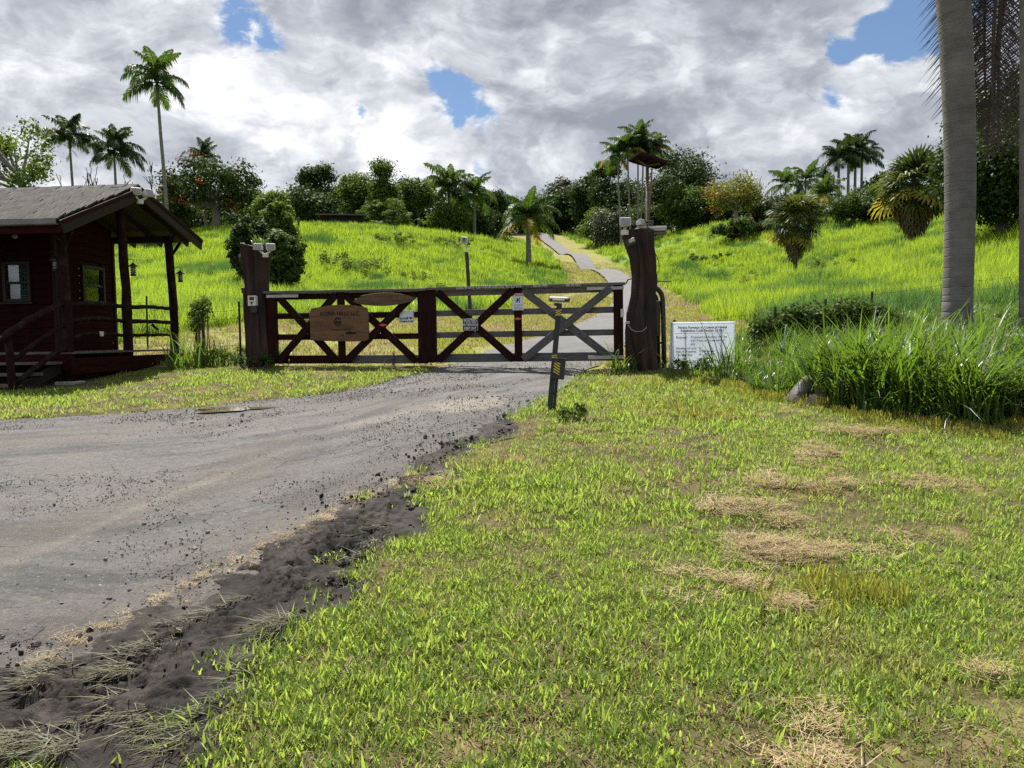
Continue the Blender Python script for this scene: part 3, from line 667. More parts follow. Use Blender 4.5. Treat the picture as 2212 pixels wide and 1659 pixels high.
# loose stones on the drive and clods in the mud
def stone(seed):
    r_ = np.random.RandomState(seed); bm = bmesh.new(); bmesh.ops.create_icosphere(bm, subdivisions=1, radius=1.0)
    for v in bm.verts: v.co *= r_.uniform(.6, 1.15); v.co.z *= .6
    me = bpy.data.meshes.new('stone'); bm.to_mesh(me); bm.free(); return me
cls_ = [stone(i + 70) for i in range(4)]
for s_ in cls_: s_.materials.append(bpy.data.materials['wet_black_mud'])
X, Y = pts_in(60000, -7, 1, 1.5, 9.5); k = (classify(X, Y) == MUD) | ((classify(X + .22, Y - .15) == MUD) & (rs.uniform(size=len(X)) < .35)); X, Y = X[k], Y[k]; k = (rs.uniform(size=len(X)) < np.clip((fbm(X * 2.2, Y * 2.2, 3, 131) - .40) * 3, .05, .8)) & visible(X, Y, HT(X, Y), .2); X, Y = X[k], Y[k]
scatter('mud_clods', np.stack([X, Y, HT(X, Y) + .015], -1), rs.uniform(0, 6.28, (len(X), 3)), np.exp(rs.normal(-4.75, .5, len(X))), cls_, 'small dark clods of mud turned up along the lawn edge', 'clods')
print('clods', len(X))
M_ST = pm('road_stone', [(.07, .068, .066), (.16, .155, .15), (.26, .25, .24)], 2.0, .9, island=.4)
sts = [stone(i) for i in range(5)]
for s_ in sts: s_.materials.append(M_ST)
M_GT = pm('road_chipping', [(.05, .05, .052), (.13, .127, .125), (.24, .23, .22)], 2.0, .9, island=.7)
gts = [stone(i + 40) for i in range(4)]
for s_ in gts: s_.materials.append(M_GT)
X, Y = pts_in(40000, -9, 3, 2.5, 14); k = classify(X, Y) == ROAD; X, Y = X[k], Y[k]
X0, Y0 = X.copy(), Y.copy(); px, py = project(X, Y, HT(X, Y))
den = np.clip((fbm(X * .9, Y * .9, 3, 120) - .42) * 2.2, .02, 1) ** 1.2 + .9 * np.exp(-((px - 930) / 160) ** 2 - ((py - 830) / 28) ** 2) + .8 * np.exp(-((px - 1120) / 110) ** 2 - ((py - 890) / 30) ** 2) + .5 * np.exp(-((px - 420) / 200) ** 2 - ((py - 910) / 22) ** 2)
k = rs.uniform(size=len(X)) < den * .9; X, Y = X[k], Y[k]; S = np.exp(rs.normal(-4.75, .38, len(X)))
scatter('loose_gravel', np.stack([X, Y, HT(X, Y) + .018], -1), rs.uniform(0, 6.28, (len(X), 3)), S, sts, 'loose dark gravel scattered over the worn drive', 'gravel')
X, Y = pts_in(130000, -9, 3, 2.3, 13); k = classify(X, Y) == ROAD; X, Y = X[k], Y[k]; k = (rs.uniform(size=len(X)) < np.clip((fbm(X * 1.4, Y * 1.4, 4, 121) - .30) * 2.2, .1, 1)) & visible(X, Y, HT(X, Y), .2); X, Y = X[k], Y[k]
scatter('road_grit', np.stack([X, Y, HT(X, Y) + .012], -1), rs.uniform(0, 6.28, (len(X), 3)), np.exp(rs.normal(-5.25, .35, len(X))), gts, 'fine grit and chippings on the drive surface', 'grit')
print('grit', len(X))
# ------------------------------------------------------------------ shared object materials
M_RED = pm('red_brown_paint', [(.009, .0034, .0034), (.018, .0064, .006), (.029, .011, .0095)], 5, .85, .35, 14, (1, 6, 6), .08)
M_GREYW = pm('weathered_timber', [(.055, .056, .060), (.090, .091, .095), (.13, .129, .128)], 5, .9, .5, 16, (1, 8, 8), .15)
M_CAP = pm('cap_board', [(.06, .048, .046), (.11, .095, .092), (.17, .155, .15)], 3, .8, .3, 12, (1, 8, 8), .25)
M_TRUNK = pm('stained_stump', [(.007, .0036, .0033), (.020, .0095, .008), (.050, .026, .022)], 6, .65, 1.0, 9, (1, 1, .22), .3)
M_CUT = pm('grey_cut_wood', [(.14, .11, .10), (.28, .24, .22)], 6, .9, .3)
M_BLK = pm('black_metal', [(.010, .010, .011), (.022, .022, .024)], 8, .5, .1, 30, spec=.45)
M_DKPOST = pm('dark_green_metal', [(.010, .020, .022), (.018, .030, .032)], 6, .5, .1, 30, spec=.4)
M_WHITE = pm('off_white_plastic', [(.46, .46, .45), (.62, .62, .60)], 5, .5, .05)
M_WHITE2 = pm('sign_white', [(.50, .55, .62), (.60, .64, .70)], 3, .6)
M_LENS = pm('lamp_glass', [(.16, .165, .17), (.28, .28, .28)], 10, .2, spec=.6)
M_GALV = pm('galvanised_metal', [(.26, .26, .27), (.40, .40, .41)], 7, .45, .1, metal=.5)
M_INK = pm('black_ink', [(.012, .012, .014)], rough=.6)
M_INKB = pm('blue_grey_ink', [(.035, .045, .07)], rough=.7)
M_WINK = pm('white_ink', [(.62, .63, .64)], rough=.6)
M_NAVY = pm('navy_sign_face', [(.010, .014, .026), (.016, .02, .034)], 4, .55)
M_REDP = pm('red_reflector', [(.50, .010, .016), (.62, .02, .02)], 20, .25, spec=.6)
M_REDS = pm('red_sign_band', [(.42, .06, .05), (.50, .10, .08)], 10, .6)
M_YEL = pm('yellow_tape', [(.55, .42, .05), (.66, .52, .09)], 10, .5)
M_KOA = pm('koa_slab', [(.045, .020, .008), (.085, .040, .016), (.135, .070, .030), (.068, .031, .013)], 2.6, .5, .2, 20, (.8, 3, 7), .35, lo=.25, hi=.75)
M_PLANK = pm('old_brown_plank', [(.060, .034, .020), (.10, .060, .036), (.13, .085, .055)], 3, .8, .3, 16, (1, 5, 8))
M_CARVE = pm('carved_dark', [(.012, .007, .005)], rough=.8)
M_FAINT = pm('faded_lettering', [(.17, .125, .08)], rough=.85)
M_CONC = pm('concrete', [(.20, .20, .19), (.32, .31, .30)], 6, .9, .4)

def text(body, size, M, mat, parent, name='lettering', align='CENTER', extrude=.0015, spacing=1.0, offset=0.0, sx=1.0, shear=0.0):
    cu = bpy.data.curves.new(name, 'FONT'); cu.body = body; cu.size = size; cu.align_x = align; cu.align_y = 'CENTER'; cu.extrude = extrude; cu.space_character = spacing; cu.offset = offset; cu.resolution_u = 3; cu.shear = shear
    o = bpy.data.objects.new(name, cu); COL.objects.link(o); cu.materials.append(mat); o.parent = parent
    o.matrix_local = M @ Matrix.Diagonal((sx, 1, 1, 1)); return o
FACE = Matrix.Rotation(math.pi / 2, 4, 'X')            # text lying in x,y turned to stand facing -Y
def face(x, y, z): return Matrix.Translation((x, y, z)) @ FACE

# ------------------------------------------------------------------ the gate: two swinging leaves
GL, GR = Vector((-4.42, 14.05)), Vector((1.89, 13.0))
GDIR = (GR - GL).normalized(); GANG = math.atan2(GDIR.y, GDIR.x); GLEN = (GR - GL).length
GZ0 = 1.165
def gate_pt(x, y=0, z=0):
    return Vector((GL.x + GDIR.x * x - GDIR.y * y, GL.y + GDIR.y * x + GDIR.x * y, GZ0 + z))
def leaf(label, x0, x1, mid, cols, tilt):
    Lf = x1 - x0; g = thing('gate_leaf', label, 'gate', gate_pt(x0), GANG, 'two leaves of the timber gate'); g.rotation_euler = (0, tilt, GANG)
    rail, stile, br1, br2, botsplit, rt = cols
    hint = (0, 1, 0)
    board('cap_board', (-.06 if x0 == 0 else .005, -.01, 1.292), (Lf - .005 if x0 == 0 else Lf + .03, -.01, 1.292), .045, .15, M_CAP, g)
    board('top_rail', (.10, .022, 1.212), (Lf - .10, .022, 1.212), .105, .04, rt, g)
    for z in (.862, .482): board('rail', (.10, .022, z), (Lf - .10, .022, z), .105, .04, rail, g)
    if botsplit:
        board('bottom_rail', (.10, .022, .075), (botsplit - .002, .022, .075), .15, .04, M_RED, g); board('bottom_rail', (botsplit + .002, .022, .075), (Lf - .10, .022, .075), .15, .04, M_GREYW, g)
    else: board('bottom_rail', (.10, .022, .075), (Lf - .10, .022, .075), .15, .04, rail, g)
    board('stile', (.08, 0, .0), (.08, 0, 1.266), .16, .10, stile, g); board('stile', (Lf - .08, 0, 0), (Lf - .08, 0, 1.266), .16, .10, stile, g)
    board('middle_post', (mid, -.018, .01), (mid, -.018, 1.266), .13, .05, stile, g)
    for a, b, m in ((.17, mid - .055, br1), (mid + .055, Lf - .17, br2)):
        board('brace', (a + .03, -.022, 1.225), (b - .03, -.022, .04), .13, .038, m, g); board('brace', (a + .03, -.060, .04), (b - .03, -.060, 1.225), .13, .036, m, g)
        mb = MB()
        for q in (.30, .36, .64, .70):
            for (za, zb) in ((1.225, .04), (.04, 1.225)):
                c = Vector((a + (b - a) * q, -.081 if za < zb else -.043, za + (zb - za) * q)); mb.tube([c, c + Vector((0, -.006, 0))], .011, 8)
        mb.build('bolt_heads', M_BLK, g)['kind'] = 'stuff'
    return g
XM = GLEN * .466
gl = leaf('left leaf of the dark red timber gate with wooden signs hung on it', 0, XM, 1.40, (M_RED, M_RED, M_RED, M_RED, 1.56, M_RED), 0.004)
gr = leaf('right leaf of the gate with weathered grey rails and grey cross braces', XM + .005, GLEN, 1.62, (M_GREYW, M_RED, M_RED, M_GREYW, 0, M_CAP), -0.004)
LR = GLEN - XM
# hinge straps and hooks
for g, s, x in ((gl, -1, 0.0), (gr, 1, LR)):
    MB().box((x - s * .30, -.056, 1.222), (.62, .008, .055)).build('hinge_strap', M_GALV, g, .002)
    MB().tube([(x + s * .0, -.02, 1.28), (x + s * .05, -.02, 1.30), (x + s * .08, -.02, 1.36), (x + s * .14, -.02, 1.37), (x + s * .17, -.02, 1.33)], .013, 8).build('hinge_hook', M_BLK, g, smooth=True)
MB().box((LR - .30, -.056, .06), (.6, .008, .06)).build('hinge_strap', M_GALV, gr, .002)
MB().box((LR - .02, -.06, .80), (.05, .03, .14)).build('latch_plate', M_WHITE, gr, .003)
# writing stuck along the cap board
for body, x, w in (('ISSUES W GATE  -OR-  FOR ACCESS CALL', .98, .64), ('425 923 9516', 1.56, .70), ('808-557-4440', 2.02, .62), ('808 745 9813', 2.58, .62)):
    text(body, .070, face(x, -.0870, 1.292), M_WINK, gr, sx=w, spacing=1.02)
# drop chain with its bolt
c = thing('drop_chain', 'dark chain hanging from the bottom rail of the left gate leaf', 'chain', gate_pt(XM - .60, -.06, .16), GANG)
for i in range(9):
    ln = MB(); pts = [(.018 * math.cos(a), 0, .026 * math.sin(a)) for a in np.linspace(0, 2 * math.pi, 11)]
    ln.tube(pts, .006, 6, cap=False)
    link('chain_link', ln.mesh('chain_link'), M_BLK, c, Matrix.Translation((.005 * math.sin(i), -.01, .02 - i * .038)) @ Matrix.Rotation(i * math.pi / 2, 4, 'Z'), True)
# reflectors
for x, z, lb in ((1.40 + .80, .672, 'red oval reflector on the left gate leaf where two braces cross'), (XM + 1.62, .745, 'red oval reflector on the gate post below the warning sign')):
    t_ = thing('reflector', lb, 'reflector', gate_pt(x, -.082 if x < XM else -.046, z), GANG, 'red reflectors on the gate')
    pts = [(.052 * math.cos(a), .024 * math.sin(a)) for a in np.linspace(0, 2 * math.pi, 16, endpoint=False)]
    MB().prism(pts, -.010, 0).build('lens', M_REDP, t_, .003)
    for s in (-1, 1): MB().tube([(s * .058, -.006, 0), (s * .058, 0, 0)], .008, 8).build('screw', M_GALV, t_)

# ------------------------------------------------------------------ signs on the gate
# big koa slab: measured outline
def gx_of(px):       # position along the gate of a measured column
    k = (px - W2 / 2) / F2; return (k * GL.y - GL.x) / (GDIR.x - k * GDIR.y)
s = thing('wooden_sign', 'large brown live edge wood slab sign hung across the left gate leaf', 'sign', gate_pt(0, -.085, 0), GANG)
xa, xb = gx_of(679), gx_of(803)
out = [(0, .02), (.25, .0), (.5, -.015), (.75, -.03), (.93, -.02), (1.0, .02), (1.01, .25), (1.0, .5), (1.015, .62), (.985, .92), (.9, .955), (.75, 1.0), (.55, 1.02), (.35, 1.01), (.18, .965), (.03, .93), (-.015, .75), (.0, .5), (-.005, .25)]
Wd, Hd, zb = xb - xa, .625, .405
MB().prism([(xa + u * Wd, zb + v * Hd) for u, v in out], -.045, 0).build('slab', M_KOA, s, .006)
xc = (xa + xb) / 2
text('KONA HILLS LLC', .098, face(xc + .02, -.047, zb + .765 * Hd), M_CARVE, s, sx=.98, offset=.0015)
text('Chaterra Hawaii', .055, face(xc + .03, -.047, zb + .32 * Hd), M_CARVE, s, shear=.25)
text('LG', .060, face(xc + .02, -.047, zb + .155 * Hd), M_CARVE, s, align='LEFT')
em = MB(); n = 28; cz = zb + .535 * Hd; cx = xc - .02
em.prism([(cx + .070 * math.cos(a), cz + .078 * math.sin(a)) for a in np.linspace(0, 2 * math.pi, n, endpoint=False)], -.047, -.040)
e = em.build('round_emblem', M_CARVE, s)
mt = MB()
mt.prism([(cx - .062, cz + .005), (cx - .03, cz + .03), (cx - .008, cz + .052), (cx + .012, cz + .030), (cx + .03, cz + .04), (cx + .062, cz + .012), (cx + .04, cz + .014), (cx + .012, cz + .012), (cx - .01, cz + .028), (cx - .035, cz + .012)], -.049, -.046)
for i in range(5):
    z0 = cz - .012 - i * .012; w_ = math.sqrt(max(.0001, .062 ** 2 - (z0 - cz) ** 2))
    mt.prism([(cx - w_, z0), (cx, z0 - .006), (cx + w_, z0), (cx + w_, z0 - .004), (cx, z0 - .011), (cx - w_, z0 - .004)], -.049, -.046)
mt.build('emblem_lines', M_KOA, s)
st_ = MB(); st_.prism([(xc + .12, zb + .12), (xc + .2, zb + .105), (xc + .31, zb + .12), (xc + .33, zb + .155), (xc + .27, zb + .15), (xc + .2, zb + .165), (xc + .13, zb + .15)], -.0468, -.042); st_.build('dark_stain', M_CARVE, s)
# the narrow plank
s = thing('wooden_sign', 'long pointed brown plank sign hung under the gate cap rail', 'sign', gate_pt(0, -.100, 0), GANG)
xa, xb = gx_of(771), gx_of(906); L_ = xb - xa
o_ = [(0, .36), (.08, .20), (.2, .09), (.35, .02), (.5, 0), (.62, .03), (.75, .12), (.9, .26), (.97, .40), (1, .52), (.97, .60), (.9, .72), (.78, .86), (.62, .97), (.5, 1), (.35, .96), (.2, .86), (.13, .82), (.12, .72), (.09, .60), (.03, .48)]
MB().prism([(xa + u * L_, 1.005 + v * .235) for u, v in o_], -.032, 0).build('plank', M_PLANK, s, .005)
text('HOKUKANO    RANCH', .082, face(xa + L_ * .5, -.0335, 1.135), M_FAINT, s, sx=.95, spacing=1.15)
# small metal signs
def plate(name, label, px, py, w_px, h_px, mat, yoff=-.07, cat='sign'):
    x = gx_of(px); p = gate_pt(x, yoff); ppm = F2 / p.y
    z = at(px, py, p.y).z; t_ = thing(name, label, cat, (p.x, p.y, z), GANG)
    w_, h_ = w_px / ppm, h_px / ppm
    MB().box((0, 0, 0), (w_, .006, h_)).build('panel', mat, t_, .002); return t_, w_, h_
def border(t_, w_, h_, mat, ins=.008, th=.004):
    mb = MB(); a, b = w_ / 2 - ins, h_ / 2 - ins
    for x, z, sx_, sz in ((0, b, 2 * a, th), (0, -b, 2 * a, th), (-a, 0, th, 2 * b - th), (a, 0, th, 2 * b - th)): mb.box((x, -.0037, z), (sx_, .0014, sz))
    return mb.build('border', mat, t_)
t_, w_, h_ = plate('security_sign', 'white security camera notice on the left gate leaf', 882, 684, 32, 25, M_WHITE2, -.030); border(t_, w_, h_, M_INKB)
text('Security', .062, face(-.055, -.0042, -.028), M_INK, t_, sx=.72, offset=.001); text('Cameras in Use', .058, face(0, -.0042, -.080), M_INK, t_, sx=.62, offset=.001)
mb = MB(); mb.prism([(.02 + .018 * math.cos(a), -.025 + .018 * math.sin(a)) for a in np.linspace(0, 2 * math.pi, 14, endpoint=False)], -.0045, -.003); mb.prism([(.052, -.006), (.105, -.012), (.105, -.026), (.075, -.046), (.058, -.040)], -.0045, -.003); mb.build('eye_symbol', M_INK, t_)
t_, w_, h_ = plate('no_trespassing_sign', 'dark no trespassing sign with white capitals on the right gate leaf', 1020, 701, 34, 26, M_NAVY, -.086); border(t_, w_, h_, M_WINK, .004, .004)
text('POSTED', .080, face(0, -.0042, .058), M_WINK, t_, sx=.78, offset=.0015); text('NO TRESPASSING', .054, face(0, -.0042, -.004), M_WINK, t_, sx=.62, offset=.001); text('KEEP OUT', .066, face(0, -.0042, -.066), M_WINK, t_, sx=.72, offset=.0012)
t_, w_, h_ = plate('warning_sign', 'upright white warning sign with a red header on the gate middle post', 1122, 652, 24.5, 36, M_WHITE2, -.05)
MB().box((0, -.0036, h_ / 2 - .026), (w_ - .012, .0014, .040)).build('red_header', M_REDS, t_); text('WARNING', .036, face(.012, -.0048, h_ / 2 - .027), M_WINK, t_, sx=.85)
mb = MB(); mb.prism([(-.075, h_ / 2 - .040), (-.047, h_ / 2 - .040), (-.061, h_ / 2 - .014)], -.005, -.0042); mb.build('alert_triangle', M_WINK, t_)
mb = MB(); z0 = .028
mb.prism([(.016, z0 - .046), (.030, z0 - .044), (.030, z0 + .052), (.018, z0 + .044)], -.0046, -.003)
mb.prism([(.012, z0 + .018), (-.004, z0 + .030), (-.034, z0 + .036), (-.036, z0 + .030), (-.010, z0 + .020), (-.022, z0 + .004), (-.044, z0 + .002), (-.044, z0 - .005), (-.020, z0 - .006), (-.030, z0 - .026), (-.046, z0 - .036), (-.041, z0 - .042), (-.022, z0 - .032), (-.006, z0 - .044), (-.002, z0 - .040), (-.008, z0 - .020), (.010, z0 - .006)], -.0048, -.0032)
mb.build('crushed_figure_symbol', M_INK, t_)
mb = MB()
for i in range(5): mb.box((0, -.0036, -.050 - i * .017 - (.01 if i > 1 else 0)), (w_ * (.78 - .06 * (i % 2)), .0012, .0045))
mb.build('small_print', M_INKB, t_)

# ------------------------------------------------------------------ the stump posts
def stump(name, label, loc, prof, lobes, seed, H_, slant=0.0):
    """prof: (height fraction, centre x, half width, half depth)"""
    t_ = thing(name, label, 'gate post', loc); nz, na = 60, 72
    pz = np.array([p[0] for p in prof]); V = []
    rs_ = np.random.RandomState(seed); ph = rs_.uniform(0, 6.28, 6)
    zs = np.linspace(0, 1, nz)
    for i, f in enumerate(zs):
        cx = np.interp(f, pz, [p[1] for p in prof]); rx = np.interp(f, pz, [p[2] for p in prof]); ry = np.interp(f, pz, [p[3] for p in prof])
        for j in range(na):
            a = 2 * math.pi * j / na; r = 1.0
            for q, (n_, am, tw) in enumerate(lobes): r += am * (abs(math.sin((n_ * a + ph[q] + tw * f) / 2)) * 2 - 1.1)
            r += .05 * (float(vnoise(a * 3 + 7 * seed, f * 9)) - .5)
            x = cx + rx * r * math.cos(a); y = ry * r * math.sin(a)
            V.append((x, y, f * H_ - .05 + (slant * x if f > .75 else 0) * (f - .75) * 4))
    Fq = [(i * na + j, i * na + (j + 1) % na, (i + 1) * na + (j + 1) % na, (i + 1) * na + j) for i in range(nz - 1) for j in range(na)]
    link('stump_trunk', mesh_np('stump_trunk', V, Fq), M_TRUNK, t_, smooth=True)
    top = V[-na:]; cx = sum(v[0] for v in top) / na; cz = sum(v[2] for v in top) / na
    mb = MB(); mb.add([(v[0], v[1], v[2]) for v in top] + [(cx, 0, cz + .015)], [(j, (j + 1) % na, na) for j in range(na)]); mb.build('cut_top', M_CUT, t_, smooth=True)
    return t_
lp = hit(556, 792); lpz = HT(-4.70, 14.12)
Lst = stump('stump_post', 'dark stained tree stump post with flared top at the left gate end', (-4.62, 14.12, lpz - .02),
            [(0, .02, .205, .19), (.1, .01, .19, .18), (.3, -.02, .170, .17), (.5, -.01, .160, .16), (.7, -.01, .170, .17), (.85, -.01, .205, .19), (1, .0, .245, .21)], [(3, .17, 1.6), (5, .15, -2.0), (9, .09, 2)], 3, 2.24, -.20)
MB().tube([(-.13, 0, 1.68), (-.22, -.02, 1.90), (-.255, -.02, 2.06)], [.07, .08, .070], 10).build('branch_stub', M_TRUNK, Lst, smooth=True)
MB().tube([(-.255, -.02, 2.02), (-.235, -.02, 2.14), (-.245, -.02, 2.27)], [.052, .046, .036], 9).build('bleached_stub', M_CUT, Lst, smooth=True)
MB().tube([(-.235, .02, -.02), (-.235, .02, .6), (-.255, .02, 1.0), (-.25, .02, 1.36)], .032, 8).build('side_pole', M_TRUNK, Lst, smooth=True)
MB().box((-.235, .02, 1.41), (.12, .09, .10)).build('pole_bracket', M_BLK, Lst, .004)
Rst = stump('stump_post', 'tall dark twisted tree stump post with lamps on top at the right gate end', (2.16, 12.9, HT(2.16, 12.9) - .02),
            [(0, .06, .235, .21), (.12, .05, .225, .20), (.3, .0, .22, .20), (.42, -.02, .20, .19), (.55, .02, .165, .16), (.68, .04, .155, .15), (.8, .02, .165, .16), (.9, -.03, .19, .18), (1, -.06, .215, .19)], [(3, .24, 4.2), (5, .20, -3.0), (8, .10, 3.0)], 11, 2.38, 0)
# fittings
def flood(name, label, loc, rz, s=1.0, cat='floodlight', twin=False):
    t_ = thing(name, label, cat, loc, rz)
    MB().tube([(0, 0, -.03 * s), (0, 0, .03 * s)], .05 * s, 12).build('base', M_WHITE, t_, .004)
    for x in ((-.085, .085) if twin else (0,)):
        MB().tube([(x * .3, 0, .02 * s), (x * s, -.03 * s, .07 * s)], .018 * s, 8).build('arm', M_WHITE, t_)
        M = Matrix.Translation((x * s, -.05 * s, .12 * s)) @ Matrix.Rotation(R(18) * (1 if x > 0 else -1 if x < 0 else 0), 4, 'Z') @ Matrix.Rotation(R(-12), 4, 'X')
        mb = MB(); a, b = .075 * s, .055 * s; mb.add([(-a, -.06 * s, -b), (a, -.06 * s, -b), (a, -.06 * s, b), (-a, -.06 * s, b), (-a * .55, .06 * s, -b * .55), (a * .55, .06 * s, -b * .55), (a * .55, .06 * s, b * .55), (-a * .55, .06 * s, b * .55)],
                     [(0, 1, 2, 3), (4, 7, 6, 5), (0, 4, 5, 1), (1, 5, 6, 2), (2, 6, 7, 3), (3, 7, 4, 0)]); h = link('lamp_head', mb.mesh('lamp_head', .006 * s), M_WHITE, t_, M)
        MB().box((0, -.064 * s, 0), (a * 1.6, .010 * s, b * 1.6)).build('glass', M_LENS, h, .002)
    return t_
p = at(575, 538, 13.95); flood('floodlight', 'twin white floodlight fixed to the left stump post', (p.x, p.y - .06, p.z - .12), .15, 1.1, twin=True)
p = at(1350, 492, 12.72); flood('floodlight', 'square white floodlight on the left shoulder of the right stump post', (p.x, p.y, p.z - .08), -.1, 1.25)
p = at(1377, 490, 12.8); flood('floodlight', 'small white floodlight on top of the right stump post', (p.x, p.y, p.z - .05), .9, .9)
t_ = thing('timer_box', 'pale grey control box with a dark screen on the left stump post', 'control box', tuple(at(546, 650, 13.86)), -.1)
MB().box((0, 0, 0), (.15, .10, .185)).build('case', M_WHITE, t_, .008); MB().box((.005, -.052, .04), (.085, .008, .055)).build('screen', M_BLK, t_, .002)
MB().prism([(-.03, -.015), (.035, -.015), (.035, -.03), (.012, -.03), (.012, -.065), (-.012, -.065), (-.012, -.03), (-.03, -.03)], -.056, -.05).build('key_symbol', M_BLK, t_)
t_ = thing('intercom_box', 'small dark box below the pale control box on the stump post', 'control box', tuple(at(548, 668, 13.86)), -.1)
MB().box((.02, 0, 0), (.11, .10, .13)).build('case', M_BLK, t_, .006); MB().box((.02, -.052, .02), (.05, .006, .05)).build('panel', M_DKPOST, t_, .002)
# rack with trays on the right stump
t_ = thing('equipment_tray', 'grey metal tray sticking out behind the top of the right stump post', 'tray', tuple(at(1405, 497, 12.98)))
MB().box((.02, 0, 0), (.46, .20, .05)).build('tray_body', M_GALV, t_, .004); MB().box((.06, 0, -.055), (.40, .17, .035)).build('lower_tray', M_CAP, t_, .004); MB().box((.02, -.105, .035), (.46, .01, .035)).build('rim', M_WHITE, t_, .002)
for px_, w_, h_ in ((1376, .17, .05), (1398, .20, .05)):
    p = at(px_, 482, 12.88); t_ = thing('solar_lamp', 'small dark solar spotlight on the %s of the right stump post top' % ('left side' if px_ < 1390 else 'right side'), 'solar lamp', (p.x, p.y, p.z - .10), 0, 'solar spotlights')
    MB().tube([(0, 0, -.06), (0, 0, .08)], .014, 8).build('stem', M_BLK, t_); MB().box((0, 0, .105), (w_, .12, .025), Matrix.Rotation(R(-14), 3, 'X')).build('panel', M_BLK, t_, .004)
    MB().tube([(0, -.02, -.02), (0, -.10, -.02)], [.025, .04], 10).build('lamp', M_BLK, t_)
t_ = thing('tag_plate', 'small white tilted plate nailed to the upper right stump post', 'plate', tuple(at(1365, 520, 12.655)))
MB().box((0, 0, 0), (.10, .008, .075), Matrix.Rotation(R(-22), 3, 'Y') @ Matrix.Rotation(R(25), 3, 'X')).build('plate', M_WHITE, t_, .001)
MB().box((-.02, .03, -.02), (.14, .05, .11), Matrix.Rotation(R(-22), 3, 'Y')).build('backing_box', M_BLK, t_, .004)
# mast with two solar panels
b = Vector((2.42, 13.05)); zb = HT(b.x, b.y); top = at(1399, 350, 13.02)
t_ = thing('solar_mast', 'rusty pole with two solar panels standing beside the right stump post', 'solar panel mast', (b.x, b.y, zb))
M_RUST = pm('rusty_pipe', [(.055, .030, .024), (.10, .060, .048), (.15, .11, .10)], 6, .7, .2)
hm = top.z - zb; mx_ = top.x - b.x
MB().tube([(mx_, 0, -.2), (mx_, 0, hm * .5), (mx_, 0, hm)], [.030, .030, .028], 10).build('pole', M_RUST, t_, smooth=True)
M_PV = pm('panel_underside', [(.014, .008, .007), (.030, .015, .012)], 4, .9, spec=.05); M_PVT = pm('solar_cells', [(.006, .008, .016)], rough=.15, spec=.6)
for q, (cx, cy, cz, w_, d_, rz, label) in enumerate(((-.08, -.08, .035, .36, .32, R(24), 'larger'), (.13, -.04, -.02, .27, .26, R(28), 'smaller'))):
    Mx = Matrix.Translation((mx_ + cx, cy, hm + cz)) @ Matrix.Rotation(rz, 4, 'Z') @ Matrix.Rotation(R(10), 4, 'Y') @ Matrix.Rotation(R(-9), 4, 'X')
    fr = link('panel_frame', MB().box((0, -d_ / 2, 0), (w_, .03, .045)).box((0, d_ / 2, 0), (w_, .03, .045)).box((-w_ / 2, 0, 0), (.03, d_ - .032, .045)).box((w_ / 2, 0, 0), (.03, d_ - .032, .045)).mesh('panel_frame'), M_PV, t_, Mx)
    MB().box((0, 0, .004), (w_ - .03, d_ - .03, .012)).build('backing', M_PV, fr); MB().box((0, 0, .0135), (w_ - .034, d_ - .034, .005)).build('cells', M_PVT, fr)
MB().tube([(mx_, 0, hm - .05), (mx_ - .2, -.1, hm + .02)], .016, 6).tube([(mx_, 0, hm - .05), (mx_ + .2, -.05, hm - .03)], .016, 6).build('bracket', M_RUST, t_)
MB().tube([(mx_ + .03, -.03, hm - 1.05), (mx_ + .04, -.03, hm - 1.7), (mx_ + .03, -.02, hm - 2.0), (mx_ + .10, -.05, hm - 2.05)], .006, 6).build('cable', M_BLK, t_, smooth=True)
MB().tube([(mx_ + .02, -.02, hm - 1.25), (mx_ + .09, -.04, hm - 1.42), (mx_ + .18, -.05, hm - 1.65), (mx_ + .19, -.05, hm - 1.80), (mx_ + .11, -.04, hm - 1.93), (mx_ + .03, -.03, hm - 1.98)], .006, 6).build('cable', M_BLK, t_, smooth=True)
# gate opener frame behind the stump
p0 = hit(1412, 802); p0 = Vector((2.52, 12.98, HT(2.52, 12.98)))
t_ = thing('opener_frame', 'black arched pipe frame holding a dark box beside the right stump post', 'pipe frame', tuple(p0))
arch = lambda x0, x1, h, y: [(x1, y, -.1), (x1 - .02, y, h * .6), (x1 - .03, y, h - .22)] + [(x1 - .03 - (x1 - x0) * (1 - math.cos(a)) / 2, y, h - .22 + .20 * math.sin(a)) for a in np.linspace(.3, math.pi, 9)] + [(x0, y, h - .5)]
MB().tube(arch(-.30, .05, 1.36, -.04), .042, 10).build('pipe', M_BLK, t_, smooth=True); MB().tube(arch(-.30, -.02, 1.30, .06), .03, 10).build('pipe', M_BLK, t_, smooth=True)
MB().box((-.13, .02, .82), (.22, .16, .60)).build('opener_box', M_BLK, t_, .01); MB().tube([(-.1, 0, .42), (.03, 0, .41)], .018, 8).build('crossbar', M_BLK, t_)
MB().box((-.12, -.02, 1.46), (.10, .10, .22)).build('junction_box', M_BLK, t_, .006); MB().tube([(-.1, -.03, 1.44), (.16, -.03, 1.44)], .010, 6).build('rod', M_BLK, t_)
t_ = thing('latch_cable', 'thin grey cable looped across the lower right stump post', 'cable', tuple(at(1370, 705, 12.60)))
MB().tube([(-.10, 0, .04), (-.085, -.01, 0), (-.05, -.015, -.05), (.02, -.015, -.085), (.12, -.01, -.085), (.20, .03, -.03), (.22, .09, .0)], .006, 6).build('cable_loop', M_GALV, t_, smooth=True)
MB().box((-.11, .0, .06), (.07, .03, .04)).build('clasp', M_GALV, t_, .003)

